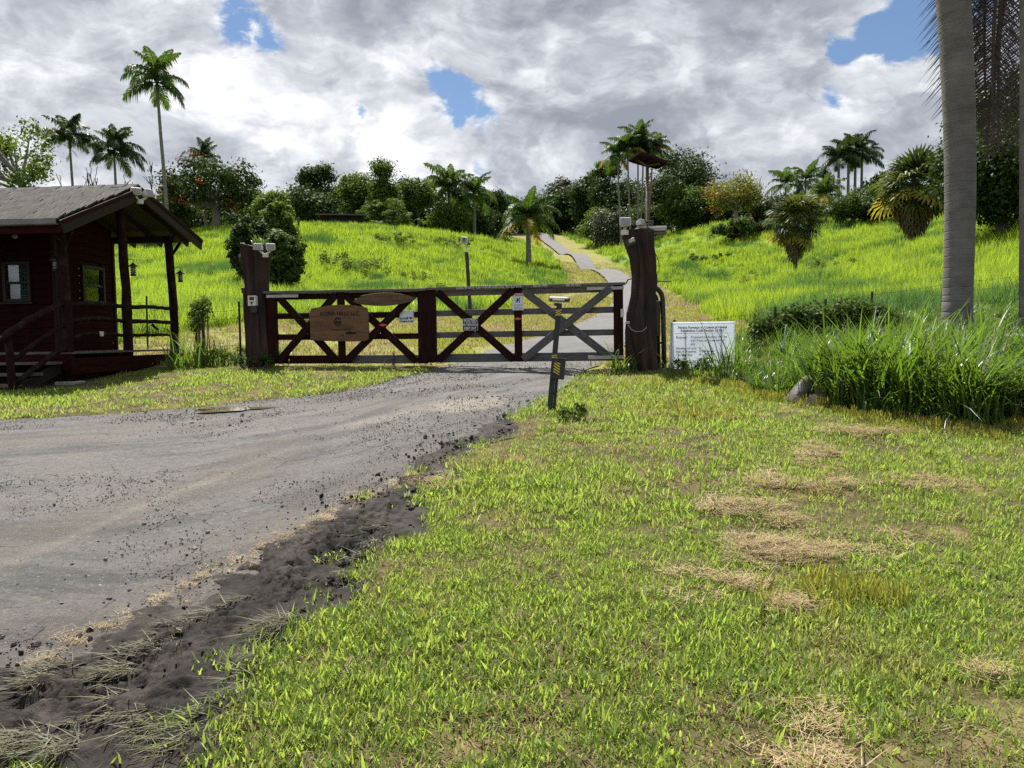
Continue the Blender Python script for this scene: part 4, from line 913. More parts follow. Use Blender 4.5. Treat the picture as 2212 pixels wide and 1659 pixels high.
# ------------------------------------------------------------------ lamp post in the field
p = hit(1020, 678); d_ = 20.0; b = at(1019, 675, d_); zb = HT(b.x, b.y); top = at(1008, 545, d_)
t_ = thing('lamp_post', 'slim black post with a square floodlight on top behind the gate', 'lamp post', (b.x, b.y, zb))
MB().tube([(0, 0, -.1), (top.x - b.x, 0, top.z - zb)], .065, 4).build('post', M_BLK, t_, .004)
tp = at(1006, 528, d_) - Vector((b.x, b.y, zb)); MB().tube([(top.x - b.x, 0, top.z - zb), (tp.x, 0, tp.z)], .02, 8).build('neck', M_WHITE, t_)
tp = at(1003, 520, d_) - Vector((b.x, b.y, zb)); h = MB().box((tp.x, 0, tp.z), (.17, .14, .19), Matrix.Rotation(R(8), 3, 'Y')).build('lamp_head', M_WHITE, t_, .012); MB().box((tp.x, -.075, tp.z), (.12, .012, .14), Matrix.Rotation(R(8), 3, 'Y')).build('glass', M_LENS, h, .002)
MB().prism([(tp.x - .035, tp.z + .05), (tp.x + .03, tp.z + .05), (tp.x, tp.z - .04)], -.09, -.08).build('lamp_bulb', M_BLK, h)
MB().box((.10, 0, .25), (.035, .05, .33), Matrix.Rotation(R(5), 3, 'Y')).build('side_box', M_BLK, t_, .004); MB().box((-.09, 0, .25), (.02, .05, .33)).build('side_box', M_BLK, t_, .004)

# ------------------------------------------------------------------ leaning keypad pedestal
D_ = 9.4; b = at(1187, 900, D_); zb = HT(b.x, b.y); top = at(1208.5, 655, D_)
t_ = thing('keypad_pedestal', 'leaning dark post with yellow striped tape and a sensor head beside the drive', 'keypad post', (b.x, b.y, zb))
lean = math.atan2(top.x - b.x, top.z - zb); hl = math.hypot(top.x - b.x, top.z - zb)
MT = Matrix.Rotation(lean, 4, 'Y') @ Matrix.Rotation(R(-8), 4, 'Z')
def pp(mb, name, mat, par=None, bev=.003): return link(name, mb.mesh(name, bev), mat, par or t_, MT if par is None else None)
post = pp(MB().box((0, 0, hl / 2 - .1), (.062, .062, hl + .2)), 'post', M_DKPOST)
pp(MB().box((.052, .02, .28), (.036, .036, .78)), 'conduit', M_DKPOST)
box = pp(MB().box((.060, -.055, .545), (.165, .13, .245)), 'reader_box', M_DKPOST); pp(MB().box((.060, -.055, .672), (.18, .145, .010)), 'box_lid', M_DKPOST)
def stripes(cx, cz, w_, h_, n_, y, slope, name='hazard_tape'):
    pp(MB().box((cx, y, cz), (w_, .002, h_)), name, M_INK, bev=0)
    mb = MB(); st_ = h_ / n_
    for i in range(-1, n_ + 1):
        z0 = cz - h_ / 2 + i * st_
        q = [(cx - w_ / 2, z0), (cx + w_ / 2, z0 + slope), (cx + w_ / 2, z0 + slope + st_ * .5), (cx - w_ / 2, z0 + st_ * .5)]
        q = [(x, min(max(z, cz - h_ / 2), cz + h_ / 2)) for x, z in q]
        if len({round(z, 5) for x, z in q}) > 2: mb.prism(q, y - .0028, y - .0012)
    pp(mb, 'tape_stripes', M_YEL, bev=0)
stripes(0, hl - .115, .064, .085, 3, -.0325, .04); stripes(0, hl - .66, .064, .075, 3, -.0325, .04); stripes(.050, .555, .075, .165, 5, -.1215, -.04)
hd = Matrix.Translation((top.x - b.x - .002, 0, top.z - zb + .045)) @ Matrix.Rotation(R(3), 4, 'Y') @ Matrix.Rotation(R(-14), 4, 'Z')
h = link('sensor_head', MB().box((0, 0, 0), (.235, .10, .062)).mesh('sensor_head', .010), M_WHITE, t_, hd)
MB().box((.005, -.052, -.012), (.222, .012, .030)).build('visor', M_BLK, h, .003); MB().box((.119, 0, -.004), (.010, .085, .048)).build('end_cap', M_BLK, h, .003); MB().box((-.119, 0, -.004), (.010, .085, .048)).build('end_cap', M_BLK, h, .003); MB().box((0, -.058, -.010), (.15, .006, .022)).build('label_strip', M_GALV, h, .001)
pp(MB().tube([(-.04, -.02, hl - .02), (-.04, -.04, hl - .02)], .022, 10), 'knob', M_BLK)

# ------------------------------------------------------------------ notice board
d_ = 12.72; c = at(1517, 746, d_); w_, h_ = 139 * d_ / F2, 101 * d_ / F2
M_CORO = bpy.data.materials.new('corrugated_plastic'); M_CORO.use_nodes = True; t = NT(M_CORO.node_tree); bs_ = t.n['Principled BSDF']
tc_ = t.add('ShaderNodeTexCoord'); nn = t.noise(tc_.outputs['Object'], 2.2, 3, .5); t.put(bs_, 'Base Color', t.ramp(nn, [(.35, (.66, .72, .84)), (.65, (.78, .81, .86))])); t.put(bs_, 'Roughness', .45)
tb_ = t.add('ShaderNodeBsdfTranslucent'); t.put(tb_, 0, (.85, .90, .96, 1)); mx2 = t.add('ShaderNodeMixShader'); t.put(mx2, 0, .55); t.l.new(bs_.outputs[0], mx2.inputs[1]); t.l.new(tb_.outputs[0], mx2.inputs[2]); t.l.new(mx2.outputs[0], t.n['Material Output'].inputs[0])
t_ = thing('notice_board', 'pale blue white public notice board beside the right stump post', 'sign', tuple(c), -.03)
nx, nz = 24, 16; V = []; xs = np.linspace(-w_ / 2, w_ / 2, nx); zs = np.linspace(-h_ / 2, h_ / 2, nz)
ywob = lambda x, z: .012 * math.sin(x * 5 + z * 3) + .010 * math.sin(z * 6 - x * 2)
for s_ in (0, .004):
    for z in zs:
        for x in xs: V.append((x + (.010 * math.sin(z * 7) if x < 0 else 0), ywob(x, z) + s_, z))
Fq = []
for s_ in (0, 1):
    o_ = s_ * nx * nz
    for i in range(nz - 1):
        for j in range(nx - 1):
            q = (o_ + i * nx + j, o_ + i * nx + j + 1, o_ + (i + 1) * nx + j + 1, o_ + (i + 1) * nx + j); Fq.append(q if s_ == 0 else q[::-1])
link('board_panel', mesh_np('board_panel', V, Fq), M_CORO, t_, smooth=True)
k = w_ / 715.0
def nl(body, x, y, size, al='LEFT', mat=M_INKB, sx=1.0, off=.0006): return text(body, size * k, face((x - 735) * k, -.026, (433 - y) * k), mat, t_, align=al, sx=sx, offset=off)
nl('Notice Pursuant to County of Hawaii', 735, 235, 38, 'CENTER', M_INK, .93, .0016); nl('Subdivision Code Section 23-58.1', 735, 270, 38, 'CENTER', M_INK, .93, .0016)
nl('Request:', 443, 343, 36); nl('Proposed subdivision of 1 lot', 605, 341, 36, sx=.93); nl('into 5 lots and a variance, if', 605, 378, 36, sx=.93); nl('any', 605, 415, 36)
nl('Number of Lots:', 443, 464, 36, sx=.93); nl('5', 699, 464, 36); nl('Size of Property:', 443, 500, 36, sx=.93); nl('5.228 Acres', 699, 498, 36, sx=.93); nl('Tax Map Key', 443, 537, 36, sx=.93); nl('8-1-002: 071', 699, 536, 36, sx=.93)
nl('For additional information contact the offices of the County of Hawaii', 443, 602, 19, sx=.85); nl('Planning Department at 101 Pauahi Street, Suite 3, Hilo, Hawaii', 443, 621, 19, sx=.85); nl('Phone: 808-961-8288', 443, 640, 19, sx=.9)
mb = MB()
for x, z, sx_, sz in ((0, 240, 690, 3), (0, -240, 690, 3), (-345, 0, 3, 480), (345, 0, 3, 480), (0, 134, 610, 3)): mb.box((x * k, -.026, z * k), (sx_ * k, .001, sz * k))
mb.build('border', M_INKB, t_)
mb = MB()
for x, z in ((0, 245), (0, -245), (-340, 245), (340, 245)): mb.box((x * k, -.024, z * k), (.012, .008, .016))
mb.build('cable_ties', M_INK, t_)['kind'] = 'stuff'
for s_ in (-1, 1): MB().tube([(s_ * .30, .05, -1.0), (s_ * .30, .05, .30)], .012, 6).build('stake', M_BLK, t_)

# ------------------------------------------------------------------ wire fences
M_WIRE = pm('fence_wire', [(.10, .095, .09), (.18, .17, .16)], 5, .6, metal=.4)
def wire_fence(name, label, pts, heights, post_h, sag=.02):
    p0 = pts[0]; t_ = thing(name, label, 'fence', (p0[0], p0[1], HT(*p0[:2])))
    P = [Vector((x, y, HT(x, y))) - Vector((p0[0], p0[1], HT(*p0[:2]))) for x, y in pts]
    for i, q in enumerate(P):
        MB().tube([q - Vector((0, 0, .2)), q + Vector((.02 * (i % 2), 0, post_h))], .022, 6).build('post', M_BLK, t_)
    for h_ in heights:
        path = []
        for a, b in zip(P[:-1], P[1:]):
            for f in (0, .25, .5, .75): path.append(a.lerp(b, f) + Vector((0, 0, h_ - sag * math.sin(f * math.pi))))
        path.append(P[-1] + Vector((0, 0, h_))); MB().tube(path, .0035, 4).build('wire', M_WIRE, t_)
    for a, b in zip(P[:-1], P[1:]):
        n_ = max(2, int((b - a).length / .32)); mb = MB()
        for k_ in range(1, n_): q = a.lerp(b, k_ / n_); mb.tube([q, q + Vector((0, 0, heights[-1]))], .0028, 4)
        mb.build('stay_wires', M_WIRE, t_)['kind'] = 'stuff'
    return t_
wire_fence('wire_fence', 'wire mesh fence with thin posts between the cabin and left stump post', [(-5.0, 14.2), (-5.95, 14.85), (-6.9, 16.9), (-8.6, 18.2), (-10.6, 18.8)], [.15, .4, .65, .9, 1.05], 1.2)
wire_fence('wire_fence', 'vine hung wire fence behind the notice board running right', [(2.75, 13.0), (4.6, 13.5), (5.6, 13.75), (6.5, 13.95), (8.2, 14.4), (10.5, 15.2), (13, 16)], [.15, .35, .55, .72], .78)

# fallen palm sheath in the grass
q = hit(1735, 868); t_ = thing('palm_sheath', 'curled grey brown dead palm sheath lying at the cane grass edge', 'dead leaf sheath', (q.x, q.y, q.z), R(15))
M_SH = pm('dry_sheath', [(.035, .030, .027), (.085, .075, .070), (.17, .155, .15)], 3, .6, .4, 12, (1, 1, 4)); M_SHI = pm('sheath_inside', [(.13, .10, .08), (.20, .16, .12)], 4, .8)
V = []; n1, n2 = 18, 36
for i in range(n1):
    f = i / (n1 - 1)
    for j in range(n2):
        a = 2 * math.pi * j / n2; r = .23 * (1 - f ** 1.5) ** .75 * (1 + .22 * math.sin(2 * a + .6) + .10 * math.sin(5 * a + 3 * f)) + .004
        fold = .10 * math.exp(-((a - 4.9) / .35) ** 2) * (1 - f)                       # the open mouth facing the road
        V.append((.05 * f + (r - fold) * math.cos(a), (r - fold) * .75 * math.sin(a), -.02 + .36 * f + .02 * math.sin(3 * a) * (1 - f)))
link('outer_sheath', mesh_np('outer_sheath', V, [(i * n2 + j, i * n2 + (j + 1) % n2, (i + 1) * n2 + (j + 1) % n2, (i + 1) * n2 + j) for i in range(n1 - 1) for j in range(n2)]), M_SH, t_, smooth=True)
MB().add([(.0, -.25, .0), (.22, -.19, .01), (.18, -.15, .14), (.09, -.13, .25), (.03, -.19, .15)], [(0, 1, 2, 3, 4)]).build('inner_face', M_SHI, t_)
MB().add([(-.18, -.27, .0), (.08, -.31, -.01), (.12, -.24, .07), (.0, -.22, .12), (-.10, -.23, .09)], [(0, 1, 2, 3, 4)]).build('torn_flap', M_SHI, t_)
MB().add([(-.30, -.16, .03), (-.16, -.2, .0), (-.12, -.16, .05), (-.2, -.13, .08)], [(0, 1, 2, 3)]).build('torn_strip', M_SH, t_)
# ------------------------------------------------------------------ the cabin
M_WALL = pm('maroon_siding', [(.011, .0028, .0026), (.021, .0052, .0046), (.032, .0085, .0075)], 4, .85, .3, 14, (1, 5, 5), .06)
M_LOG = pm('stained_log', [(.008, .0032, .003), (.015, .006, .0055), (.034, .020, .018)], 6, .8, .5, 18, (1, 1, 1), .1)
M_ROOFU = pm('roof_boards', [(.010, .006, .005), (.018, .010, .0085)], 4, .8, .2, 12, (1, 6, 6))
M_SHING = pm('grey_shingle', [(.009, .0075, .007), (.021, .0182, .017), (.058, .053, .050)], 4, .85, .5, 20, (3, 1, 1), .25, island=.45)
M_DECK = pm('worn_deck', [(.050, .036, .030), (.10, .08, .07), (.15, .125, .11)], 5, .8, .3, 14, (1, 8, 8))
M_FRAME = pm('dark_window_frame', [(.010, .008, .007), (.018, .013, .011)], 6, .5)
M_BLIND = pm('blind_slat', [(.14, .17, .175), (.20, .235, .24)], 4, .6)
def glass_mat():
    m = bpy.data.materials.new('window_glass'); m.use_nodes = True; t = NT(m.node_tree); out = t.n['Material Output']
    tr = t.add('ShaderNodeBsdfTransparent'); gl = t.add('ShaderNodeBsdfGlossy'); t.put(gl, 'Roughness', .02); t.put(tr, 0, (.75, .82, .82, 1))
    fr = t.add('ShaderNodeFresnel'); t.put(fr, 0, 1.45); mx = t.add('ShaderNodeMixShader'); t.put(mx, 0, t.math('MULTIPLY_ADD', fr.outputs[0], 1.0, .06, clamp=True)); t.l.new(tr.outputs[0], mx.inputs[1]); t.l.new(gl.outputs[0], mx.inputs[2]); t.l.new(mx.outputs[0], out.inputs[0]); return m
M_GLASS = glass_mat()
CZ = HT(-7.48, 13.0) + .0; print('cabin ground', CZ, HT(-7.3, 11.7), HT(-7.2, 16.4)); CTH = R(5)
cab = thing('cabin', 'dark red wooden cabin with a log railed porch and shingle roof', 'cabin', (-7.48, 13.0, CZ), -CTH)
XW = -6.2       # the cabin runs on to the left, past the frame
def bent(p0, p1, r0, r1, name, mat=None, bow=(0, 0, 0), seed=0, n=9, par=None, wob=.05):
    p0 = Vector(p0); p1 = Vector(p1); rg = random.Random(seed); path = []; rr = []
    for i in range(n):
        f = i / (n - 1); j = Vector((rg.uniform(-1, 1), rg.uniform(-1, 1), rg.uniform(-1, 1))) * .008
        path.append(p0.lerp(p1, f) + Vector(bow) * math.sin(math.pi * f) + j); rr.append((r0 + (r1 - r0) * f) * (1 + rg.uniform(-.06, .06)))
    return MB().tube(path, rr, 10, wob=wob, rng=rg).build(name, mat or M_LOG, par or cab, smooth=True)
ROOFZ = lambda y: 3.56 - ((1.7 - y) * .41 if y < 1.7 else (y - 1.7) * .30)
# posts, footings
for x, y, seed in ((0, 0, 1), (0, 1.7, 2), (0, 3.4, 3), (-3.0, 0, 4), (-5.9, 0, 5)):
    zt = ROOFZ(y) - .16
    bent((0 + x, y, .0), (x - .05 if x == 0 else x, y, zt), .092, .080, 'porch_post', bow=(.045 if seed in (2, 3) else .015, 0, 0), seed=seed)
    MB().box((x, y, -.03), (.34, .34, .12)).build('footing', M_CONC, cab, .015)
    for s in ((1, -1) if y == 0 else (1,) if y > 3 else ()):
        if x == 0 or s: bent((x, y + s * .05, zt - .38), (x, y + s * .42, ROOFZ(y + s * .42) - .13), .035, .035, 'post_brace', seed=seed + 20, n=4)
for x in (-1.5, -4.4):
    for y in (1.5, 3.4): MB().box((x, y, .12), (.14, .14, .30)).build('pier', M_LOG, cab, .006)
# deck
board('rim_beam', (.03, -.085, .355), (XW, -.085, .355), .27, .045, M_WALL, cab); board('rim_beam', (.115, -.10, .355), (.115, 3.52, .355), .135, .045, M_WALL, cab, (1, 0, 0)); board('rim_beam', (.112, -.10, .218), (.112, 3.52, .218), .135, .045, M_WALL, cab, (1, 0, 0))
for i in range(26):
    y = -.10 + .14 * i
    if y < 3.5: board('deck_board', (.15, y + .065, .505), (XW, y + .065, .505), .130, .030, M_DECK, cab, (0, 0, 1), .003)
for x in (-1.0, -2.4, -3.8, -5.2): board('joist', (x, -.05, .40), (x, 3.45, .40), .16, .045, M_ROOFU, cab, (1, 0, 0))
# porch rails: knobbly logs
def rail_log(p0, p1, r, seed, bow): bent(p0, p1, r, r * .85, 'porch_rail', bow=bow, seed=seed, n=12, wob=.10)
for k_, (h_, r_) in enumerate(((1.345, .042), (1.06, .042), (.79, .038))):
    rail_log((0, .07, h_ - .02), (0, 1.62, h_ + .01), r_, 30 + k_, (0, 0, .02 if k_ == 0 else .05)); rail_log((.02, 1.78, h_ + .01), (.03, 3.33, h_ + .02), r_ * (1.0 if k_ < 2 else .85), 40 + k_, (0, 0, .012))
MB().tube([(.02, 2.55, 1.03), (.06, 2.62, .95), (.08, 2.66, .93)], [.03, .022, .014], 7).build('branch_knot', M_LOG, cab, smooth=True)
# walls: separate boards, cut round the windows
def siding(x0, y0, x1, y1, zlo, zhi, hole, out):
    """boards between two plan points; hole = (s0, s1, z0, z1) along the wall"""
    a = Vector((x0, y0, 0)); d = Vector((x1, y1, 0)) - a; L = d.length; d.normalize(); z = zlo; i = 0; hb = .148
    while z < zhi - .02:
        top = min(z + hb, zhi); zc = (z + top) / 2; w_ = top - z - .006; spans = [(0, L)]
        if hole and z < hole[3] and top > hole[2]: spans = [(0, hole[0]), (hole[1], L)]
        for s0, s1 in spans:
            if s1 - s0 > .04: board('wall_board', a + d * s0 + Vector((0, 0, zc)), a + d * s1 + Vector((0, 0, zc)), w_, .030, M_WALL, cab, out, .004)
        z = top; i += 1
siding(-1.25, 1.5, XW, 1.5, .52, 2.95, (.73 - .27, .73 + .27, 1.46, 2.22), (0, 1, 0))
siding(-1.25, 1.5, -1.25, 3.3, .52, 3.42, (.74, 1.42, 1.46, 2.22), (1, 0, 0))
siding(-1.25, 3.3, XW, 3.3, .52, 2.8, (.10, 1.1, 1.40, 2.25), (0, 1, 0))
board('corner_board', (-1.235, 1.475, .52), (-1.235, 1.475, 3.2), .07, .07, M_ROOFU, cab); board('corner_board', (-1.235, 3.31, .52), (-1.235, 3.31, 2.75), .07, .07, M_ROOFU, cab)
for a_, b_ in (((-1.29, 1.53), (XW, 1.53)), ((-1.285, 1.53), (-1.285, 3.27)), ((-1.29, 3.27), (XW, 3.27))):
    a_ = Vector((a_[0], a_[1], 0)); b_ = Vector((b_[0], b_[1], 0)); L_ = (b_ - a_).length; dv = (b_ - a_) / L_; hs = ((.43, .95, 1.45, 2.22) if b_.y < 2 else (.705, 1.395, 1.45, 2.22) if a_.y < 2 else (.05, 1.12, 1.36, 2.3)); hn = (dv.y, -dv.x, 0)
    for s0, s1, z0, z1 in ((0, hs[0], .52, 2.9), (hs[1], L_, .52, 2.9), (hs[0], hs[1], .52, hs[2]), (hs[0], hs[1], hs[3], 2.9)):
        if s1 - s0 > .02: board('wall_sheathing', a_ + dv * s0 + Vector((0, 0, (z0 + z1) / 2)), a_ + dv * s1 + Vector((0, 0, (z0 + z1) / 2)), z1 - z0 - .002, .012, M_ROOFU, cab, hn, 0)
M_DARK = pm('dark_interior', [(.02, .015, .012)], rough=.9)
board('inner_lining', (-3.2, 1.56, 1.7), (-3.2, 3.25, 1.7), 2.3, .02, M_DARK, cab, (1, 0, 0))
def window(M, w_, h_, label, blinds, curtain=False):
    g = bpy.data.objects.new('window', None); COL.objects.link(g); g.parent = cab; g.matrix_local = M; g['label'] = label
    mb = MB()
    for x, z, a, b in ((-w_ / 2, 0, .06, h_ + .06), (w_ / 2, 0, .06, h_ + .06), (0, h_ / 2, w_ - .062, .06), (0, -h_ / 2, w_ - .062, .06)): mb.box((x, -.03, z), (a, .07, b))
    mb.build('window_frame', M_FRAME, g, .004); MB().box((0, -.06, -h_ / 2 - .055), (w_ + .16, .10, .035)).build('sill', M_FRAME, g, .004); MB().box((0, -.025, -.02), (w_ - .062, .05, .035)).build('sash_bar', M_FRAME, g, .003)
    MB().box((0, -.012, h_ / 4 - .01), (w_ - .05, .004, h_ / 2 - .03)).build('pane', M_GLASS, g); MB().box((0, .002, -h_ / 4 - .01), (w_ - .05, .004, h_ / 2 - .03)).build('pane', M_GLASS, g)
    if blinds:
        for i in range(12): MB().box((0, .045, -h_ / 2 + .05 + i * (h_ - .08) / 12), (w_ - .07, .062, .003), Matrix.Rotation(R(72 if i < 6 else 40), 3, 'X')).build('blind_slat', M_BLIND, g)
    if curtain:
        n_ = 24; V = [(-w_ / 2 + .03 + (w_ - .06) * i / n_, .05 + .012 * math.sin(i * 1.9), z) for z in (-h_ / 2, h_ / 2) for i in range(n_ + 1)]
        link('curtain', mesh_np('curtain', V, [(i, i + 1, n_ + 2 + i, n_ + 1 + i) for i in range(n_)]), M_BLIND, g, smooth=True)
    return g
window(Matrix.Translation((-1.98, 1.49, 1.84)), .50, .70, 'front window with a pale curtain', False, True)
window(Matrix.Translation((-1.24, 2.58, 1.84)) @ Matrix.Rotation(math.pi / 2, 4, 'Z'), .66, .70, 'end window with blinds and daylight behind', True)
# roof
def slope(y0, y1): return math.atan2(ROOFZ(y1) - ROOFZ(y0), y1 - y0)
YF, YB, XR = -.55, 3.98, .36
for y0, y1, nm in ((YF, 1.7, 'roof_deck'), (1.7, YB, 'roof_deck')):
    z0, z1 = ROOFZ(y0), ROOFZ(y1); V = [(XR, y0, z0), (XW, y0, z0), (XW, y1, z1), (XR, y1, z1)]
    MB().add(V + [(x, y, z - .04) for x, y, z in V], [(0, 1, 2, 3), (7, 6, 5, 4), (0, 4, 5, 1), (1, 5, 6, 2), (2, 6, 7, 3), (3, 7, 4, 0)]).build(nm, M_ROOFU, cab)
sh_rng = random.Random(5); rows = 13; L_ = math.hypot(1.7 - YF, ROOFZ(1.7) - ROOFZ(YF)); an = slope(YF, 1.7); ex = L_ / rows
shm = [MB().box((0, .5 * ex, 0), (w_, ex * 1.35, .032), None).mesh('shingle', .002) for w_ in (.15, .19, .23)]
for m_ in shm: m_.materials.append(M_SHING)
n_sh = 0
for r_ in range(rows):
    x = XR + .02 - sh_rng.uniform(0, .06)
    while x > -4.2:
        q = sh_rng.randrange(3); w_ = (.15, .19, .23)[q]; xc = x - w_ / 2; s_ = r_ * ex - .03 + sh_rng.uniform(-.012, .012)
        Mx = Matrix.Translation((xc, YF + math.cos(an) * s_, ROOFZ(YF) + math.sin(an) * s_ + .034 + sh_rng.uniform(0, .008))) @ Matrix.Rotation(an + .10 + sh_rng.uniform(-.02, .03), 4, 'X') @ Matrix.Rotation(sh_rng.uniform(-.02, .02), 4, 'Z')
        link('shingle', shm[q], None, cab, Mx); n_sh += 1; x -= w_ + .004
print('shingles', n_sh)
mbk = MB()
for r_ in range(13):
    s_ = r_ * (YB - 1.7) / 13; y = YB - s_
    mbk.box(((XR + XW) / 2, y - .09, ROOFZ(y - .09) + .03), (XR - XW, .24, .016), Matrix.Rotation(-math.atan(.30) - .045, 3, 'X'))
mbk.build('back_shingle_courses', M_SHING, cab)['kind'] = 'stuff'
xx = np.arange(XR, -4.2, -.22); mcap = MB().box((0, 0, 0), (.20, .22, .02)).mesh('ridge_shingle', .003)
for i, x in enumerate(xx):
    for s_ in (-1, 1): link('ridge_shingle', mcap, M_SHING, cab, Matrix.Translation((x - .1, 1.7 + s_ * .09, 3.60 - .01 + (.006 if i % 2 else 0))) @ Matrix.Rotation(-s_ * .42, 4, 'X'))
board('roof_extension', (-4.22, YF - .02, ROOFZ(YF) + .03), (-4.22, 1.68, 3.61), 3.9, .02, M_SHING, cab, (0, -.4, 1)) if False else None
# bargeboards, fascia, gutter, rafters
for y0, y1 in ((YF - .03, 1.7), (1.7, YB + .03)):
    board('bargeboard', (XR + .025, y0, ROOFZ(y0) - .10), (XR + .025, y1, ROOFZ(y1) - .10), .21, .04, M_ROOFU, cab, (1, 0, 0)); board('barge_trim', (XR + .055, y0, ROOFZ(y0) - .015), (XR + .055, y1, ROOFZ(y1) - .015), .07, .022, M_RED, cab, (1, 0, 0))
board('fascia', (XR, YF - .012, ROOFZ(YF) - .13), (XW, YF - .012, ROOFZ(YF) - .13), .15, .025, M_WALL, cab)
g_ = MB(); pr = [(-.06, .05), (-.075, .05), (-.075, -.03), (-.05, -.045), (.0, -.045), (.0, -.03), (-.045, -.030), (-.06, -.02)]
g_.add([(x, YF - .03 + a, ROOFZ(YF) - .035 + b) for x in (XR - .02, XW) for a, b in pr], [tuple(range(8)), tuple(range(15, 7, -1))] + [(i, 8 + i, 8 + (i + 1) % 8, (i + 1) % 8) for i in range(8)]); g_.build('gutter', pm('gutter_metal', [(.12, .125, .13), (.19, .195, .2)], 4, .5), cab)
for x in np.arange(.1, -6, -.6):
    for y0, y1 in ((YF + .02, 1.68), (1.72, YB - .02)): board('rafter', (x, y0, ROOFZ(y0) - .10), (x, y1, ROOFZ(y1) - .10), .10, .045, M_ROOFU, cab, (1, 0, 0))
board('eave_beam', (.1, 0, ROOFZ(0) - .22), (XW, 0, ROOFZ(0) - .22), .14, .09, M_ROOFU, cab); board('eave_beam', (.1, 3.4, ROOFZ(3.4) - .22), (XW, 3.4, ROOFZ(3.4) - .22), .14, .09, M_ROOFU, cab); board('tie_beam', (0, -.05, 2.66), (0, 3.45, 2.66), .14, .09, M_ROOFU, cab, (1, 0, 0)) if False else None
# steps
stp = [(-.08, .345), (-.52, .18), (-.98, .03)]
for i, (y, z) in enumerate(stp): board('tread', (-.02 - .02 * i, y - .20, z), (-1.75, y - .20, z), .28, .045, M_DECK, cab, (0, 0, 1))
for x in (-.10, -.95, -1.70): board('stringer', (x, -.06, .28), (x, -1.28, -.12), .18, .045, M_ROOFU, cab, (1, 0, 0))
nw = (.0, -1.32); bent((nw[0], nw[1], -.15), (nw[0] - .04, nw[1], .74), .058, .055, 'newel_post', seed=61, n=5)
bent((-.04, -1.55, .70), (-.02, -.02, 1.36), .058, .048, 'stair_handrail', bow=(0, -.05, .03), seed=62, n=12, wob=.1); bent((-.0, -1.28, .42), (-.02, -.05, .99), .038, .036, 'stair_rail', bow=(0, 0, .02), seed=63); bent((.0, -1.25, .06), (-.0, -.05, .62), .040, .048, 'stair_rail', bow=(0, 0, .03), seed=64)
# lanterns
def lantern(label, loc, s=1.0):
    t_ = thing('lantern', label, 'lantern', loc, 0, 'porch lanterns')
    MB().tube([(-.10, 0, .16), (-.05, 0, .19), (0, 0, .185), (.02, 0, .15), (0, 0, .12)], .006, 6).build('hook', M_BLK, t_, smooth=True)
    MB().tube([(0, 0, .12), (0, 0, .10), (0, 0, .055), (0, 0, .045)], [.012, .03, .085, .085], 14).build('cap', M_BLK, t_)
    MB().tube([(0, 0, .045), (0, 0, -.10)], .040, 12).build('glass', M_LENS, t_, smooth=True)
    for z in (.02, -.02, -.06): MB().tube([(.052 * math.cos(a), .052 * math.sin(a), z) for a in np.linspace(0, 2 * math.pi, 15)], .007, 5, cap=False).build('cage_ring', M_BLK, t_)
    MB().tube([(0, 0, -.10), (0, 0, -.13)], [.058, .045], 14).build('base', M_BLK, t_); t_.scale = (s, s, s); return t_
cw = cab.matrix_basis
def cl(x, y, z):
    c_, s_ = math.cos(-CTH), math.sin(-CTH); return (-7.48 + x * c_ - y * s_, 13 + x * s_ + y * c_, CZ + z)
lantern('black caged lantern hanging on the middle porch post of the cabin', cl(.17, 1.72, 2.06)); lantern('black caged lantern hanging on the rear porch post nearest the gate', cl(.19, 3.42, 2.06)); lantern('black caged lantern in the porch shade left of the front corner post', cl(-.16, .0, 2.02))
t_ = thing('wall_lamp', 'small lamp hanging under the porch roof above the curtained window', 'lamp', cl(-1.55, .9, 2.62)); MB().tube([(0, 0, .12), (0, 0, .02)], .008, 6).build('stem', M_BLK, t_); MB().tube([(0, 0, .03), (0, 0, -.02), (0, 0, -.06)], [.03, .05, .02], 10).build('globe', M_LENS, t_, smooth=True)
t_ = flood('floodlight', 'white twin floodlight under the cabin gable peak', cl(.42, 1.62, 3.30), .9, 1.25, twin=True)
t_ = thing('cup', 'small white cup hooked on the lowest porch rail', 'cup', cl(.07, .82, .83)); MB().tube([(0, 0, -.04), (0, 0, .045)], [.032, .040], 12).build('bowl', M_WHITE, t_); MB().tube([(.03, 0, .03), (.07, 0, .03), (.07, 0, -.02), (.03, 0, -.02)], .007, 6).build('handle', M_BLK, t_)
# ------------------------------------------------------------------ foliage
rt_ = np.random.RandomState(21)
M_BARK = pm('tree_bark', [(.045, .038, .032), (.085, .075, .065), (.13, .115, .10)], 3, .9, .6, 12, (1, 1, .3))
M_PALE = pm('pale_bark', [(.13, .12, .11), (.22, .205, .19)], 3, .9, .5, 12, (1, 1, .3))
L_DARK = leafmat('leaf_dark', [(.016, .034, .008), (.028, .052, .012), (.042, .070, .016), (.022, .044, .012)], (.05, .085, .012), .25, rough=.6, spec=.14)
L_MID = leafmat('leaf_mid', [(.026, .055, .010), (.042, .080, .014), (.062, .100, .020), (.034, .064, .016)], (.085, .14, .016), .28, rough=.6, spec=.14)
L_LIGHT = leafmat('leaf_light', [(.045, .085, .012), (.070, .115, .018), (.10, .14, .026), (.055, .09, .02)], (.14, .21, .02), .32, rough=.6, spec=.14)
L_GREY = leafmat('leaf_grey', [(.040, .055, .034), (.065, .080, .052), (.10, .115, .085)], (.06, .08, .03), .2)
L_YEL = leafmat('leaf_yellowish', [(.07, .10, .016), (.11, .13, .022), (.15, .15, .03)], (.22, .24, .02), .35)
F_RED = leafmat('red_blossom', [(.26, .045, .020), (.36, .075, .028), (.20, .030, .015)], (.36, .07, .02), .3)
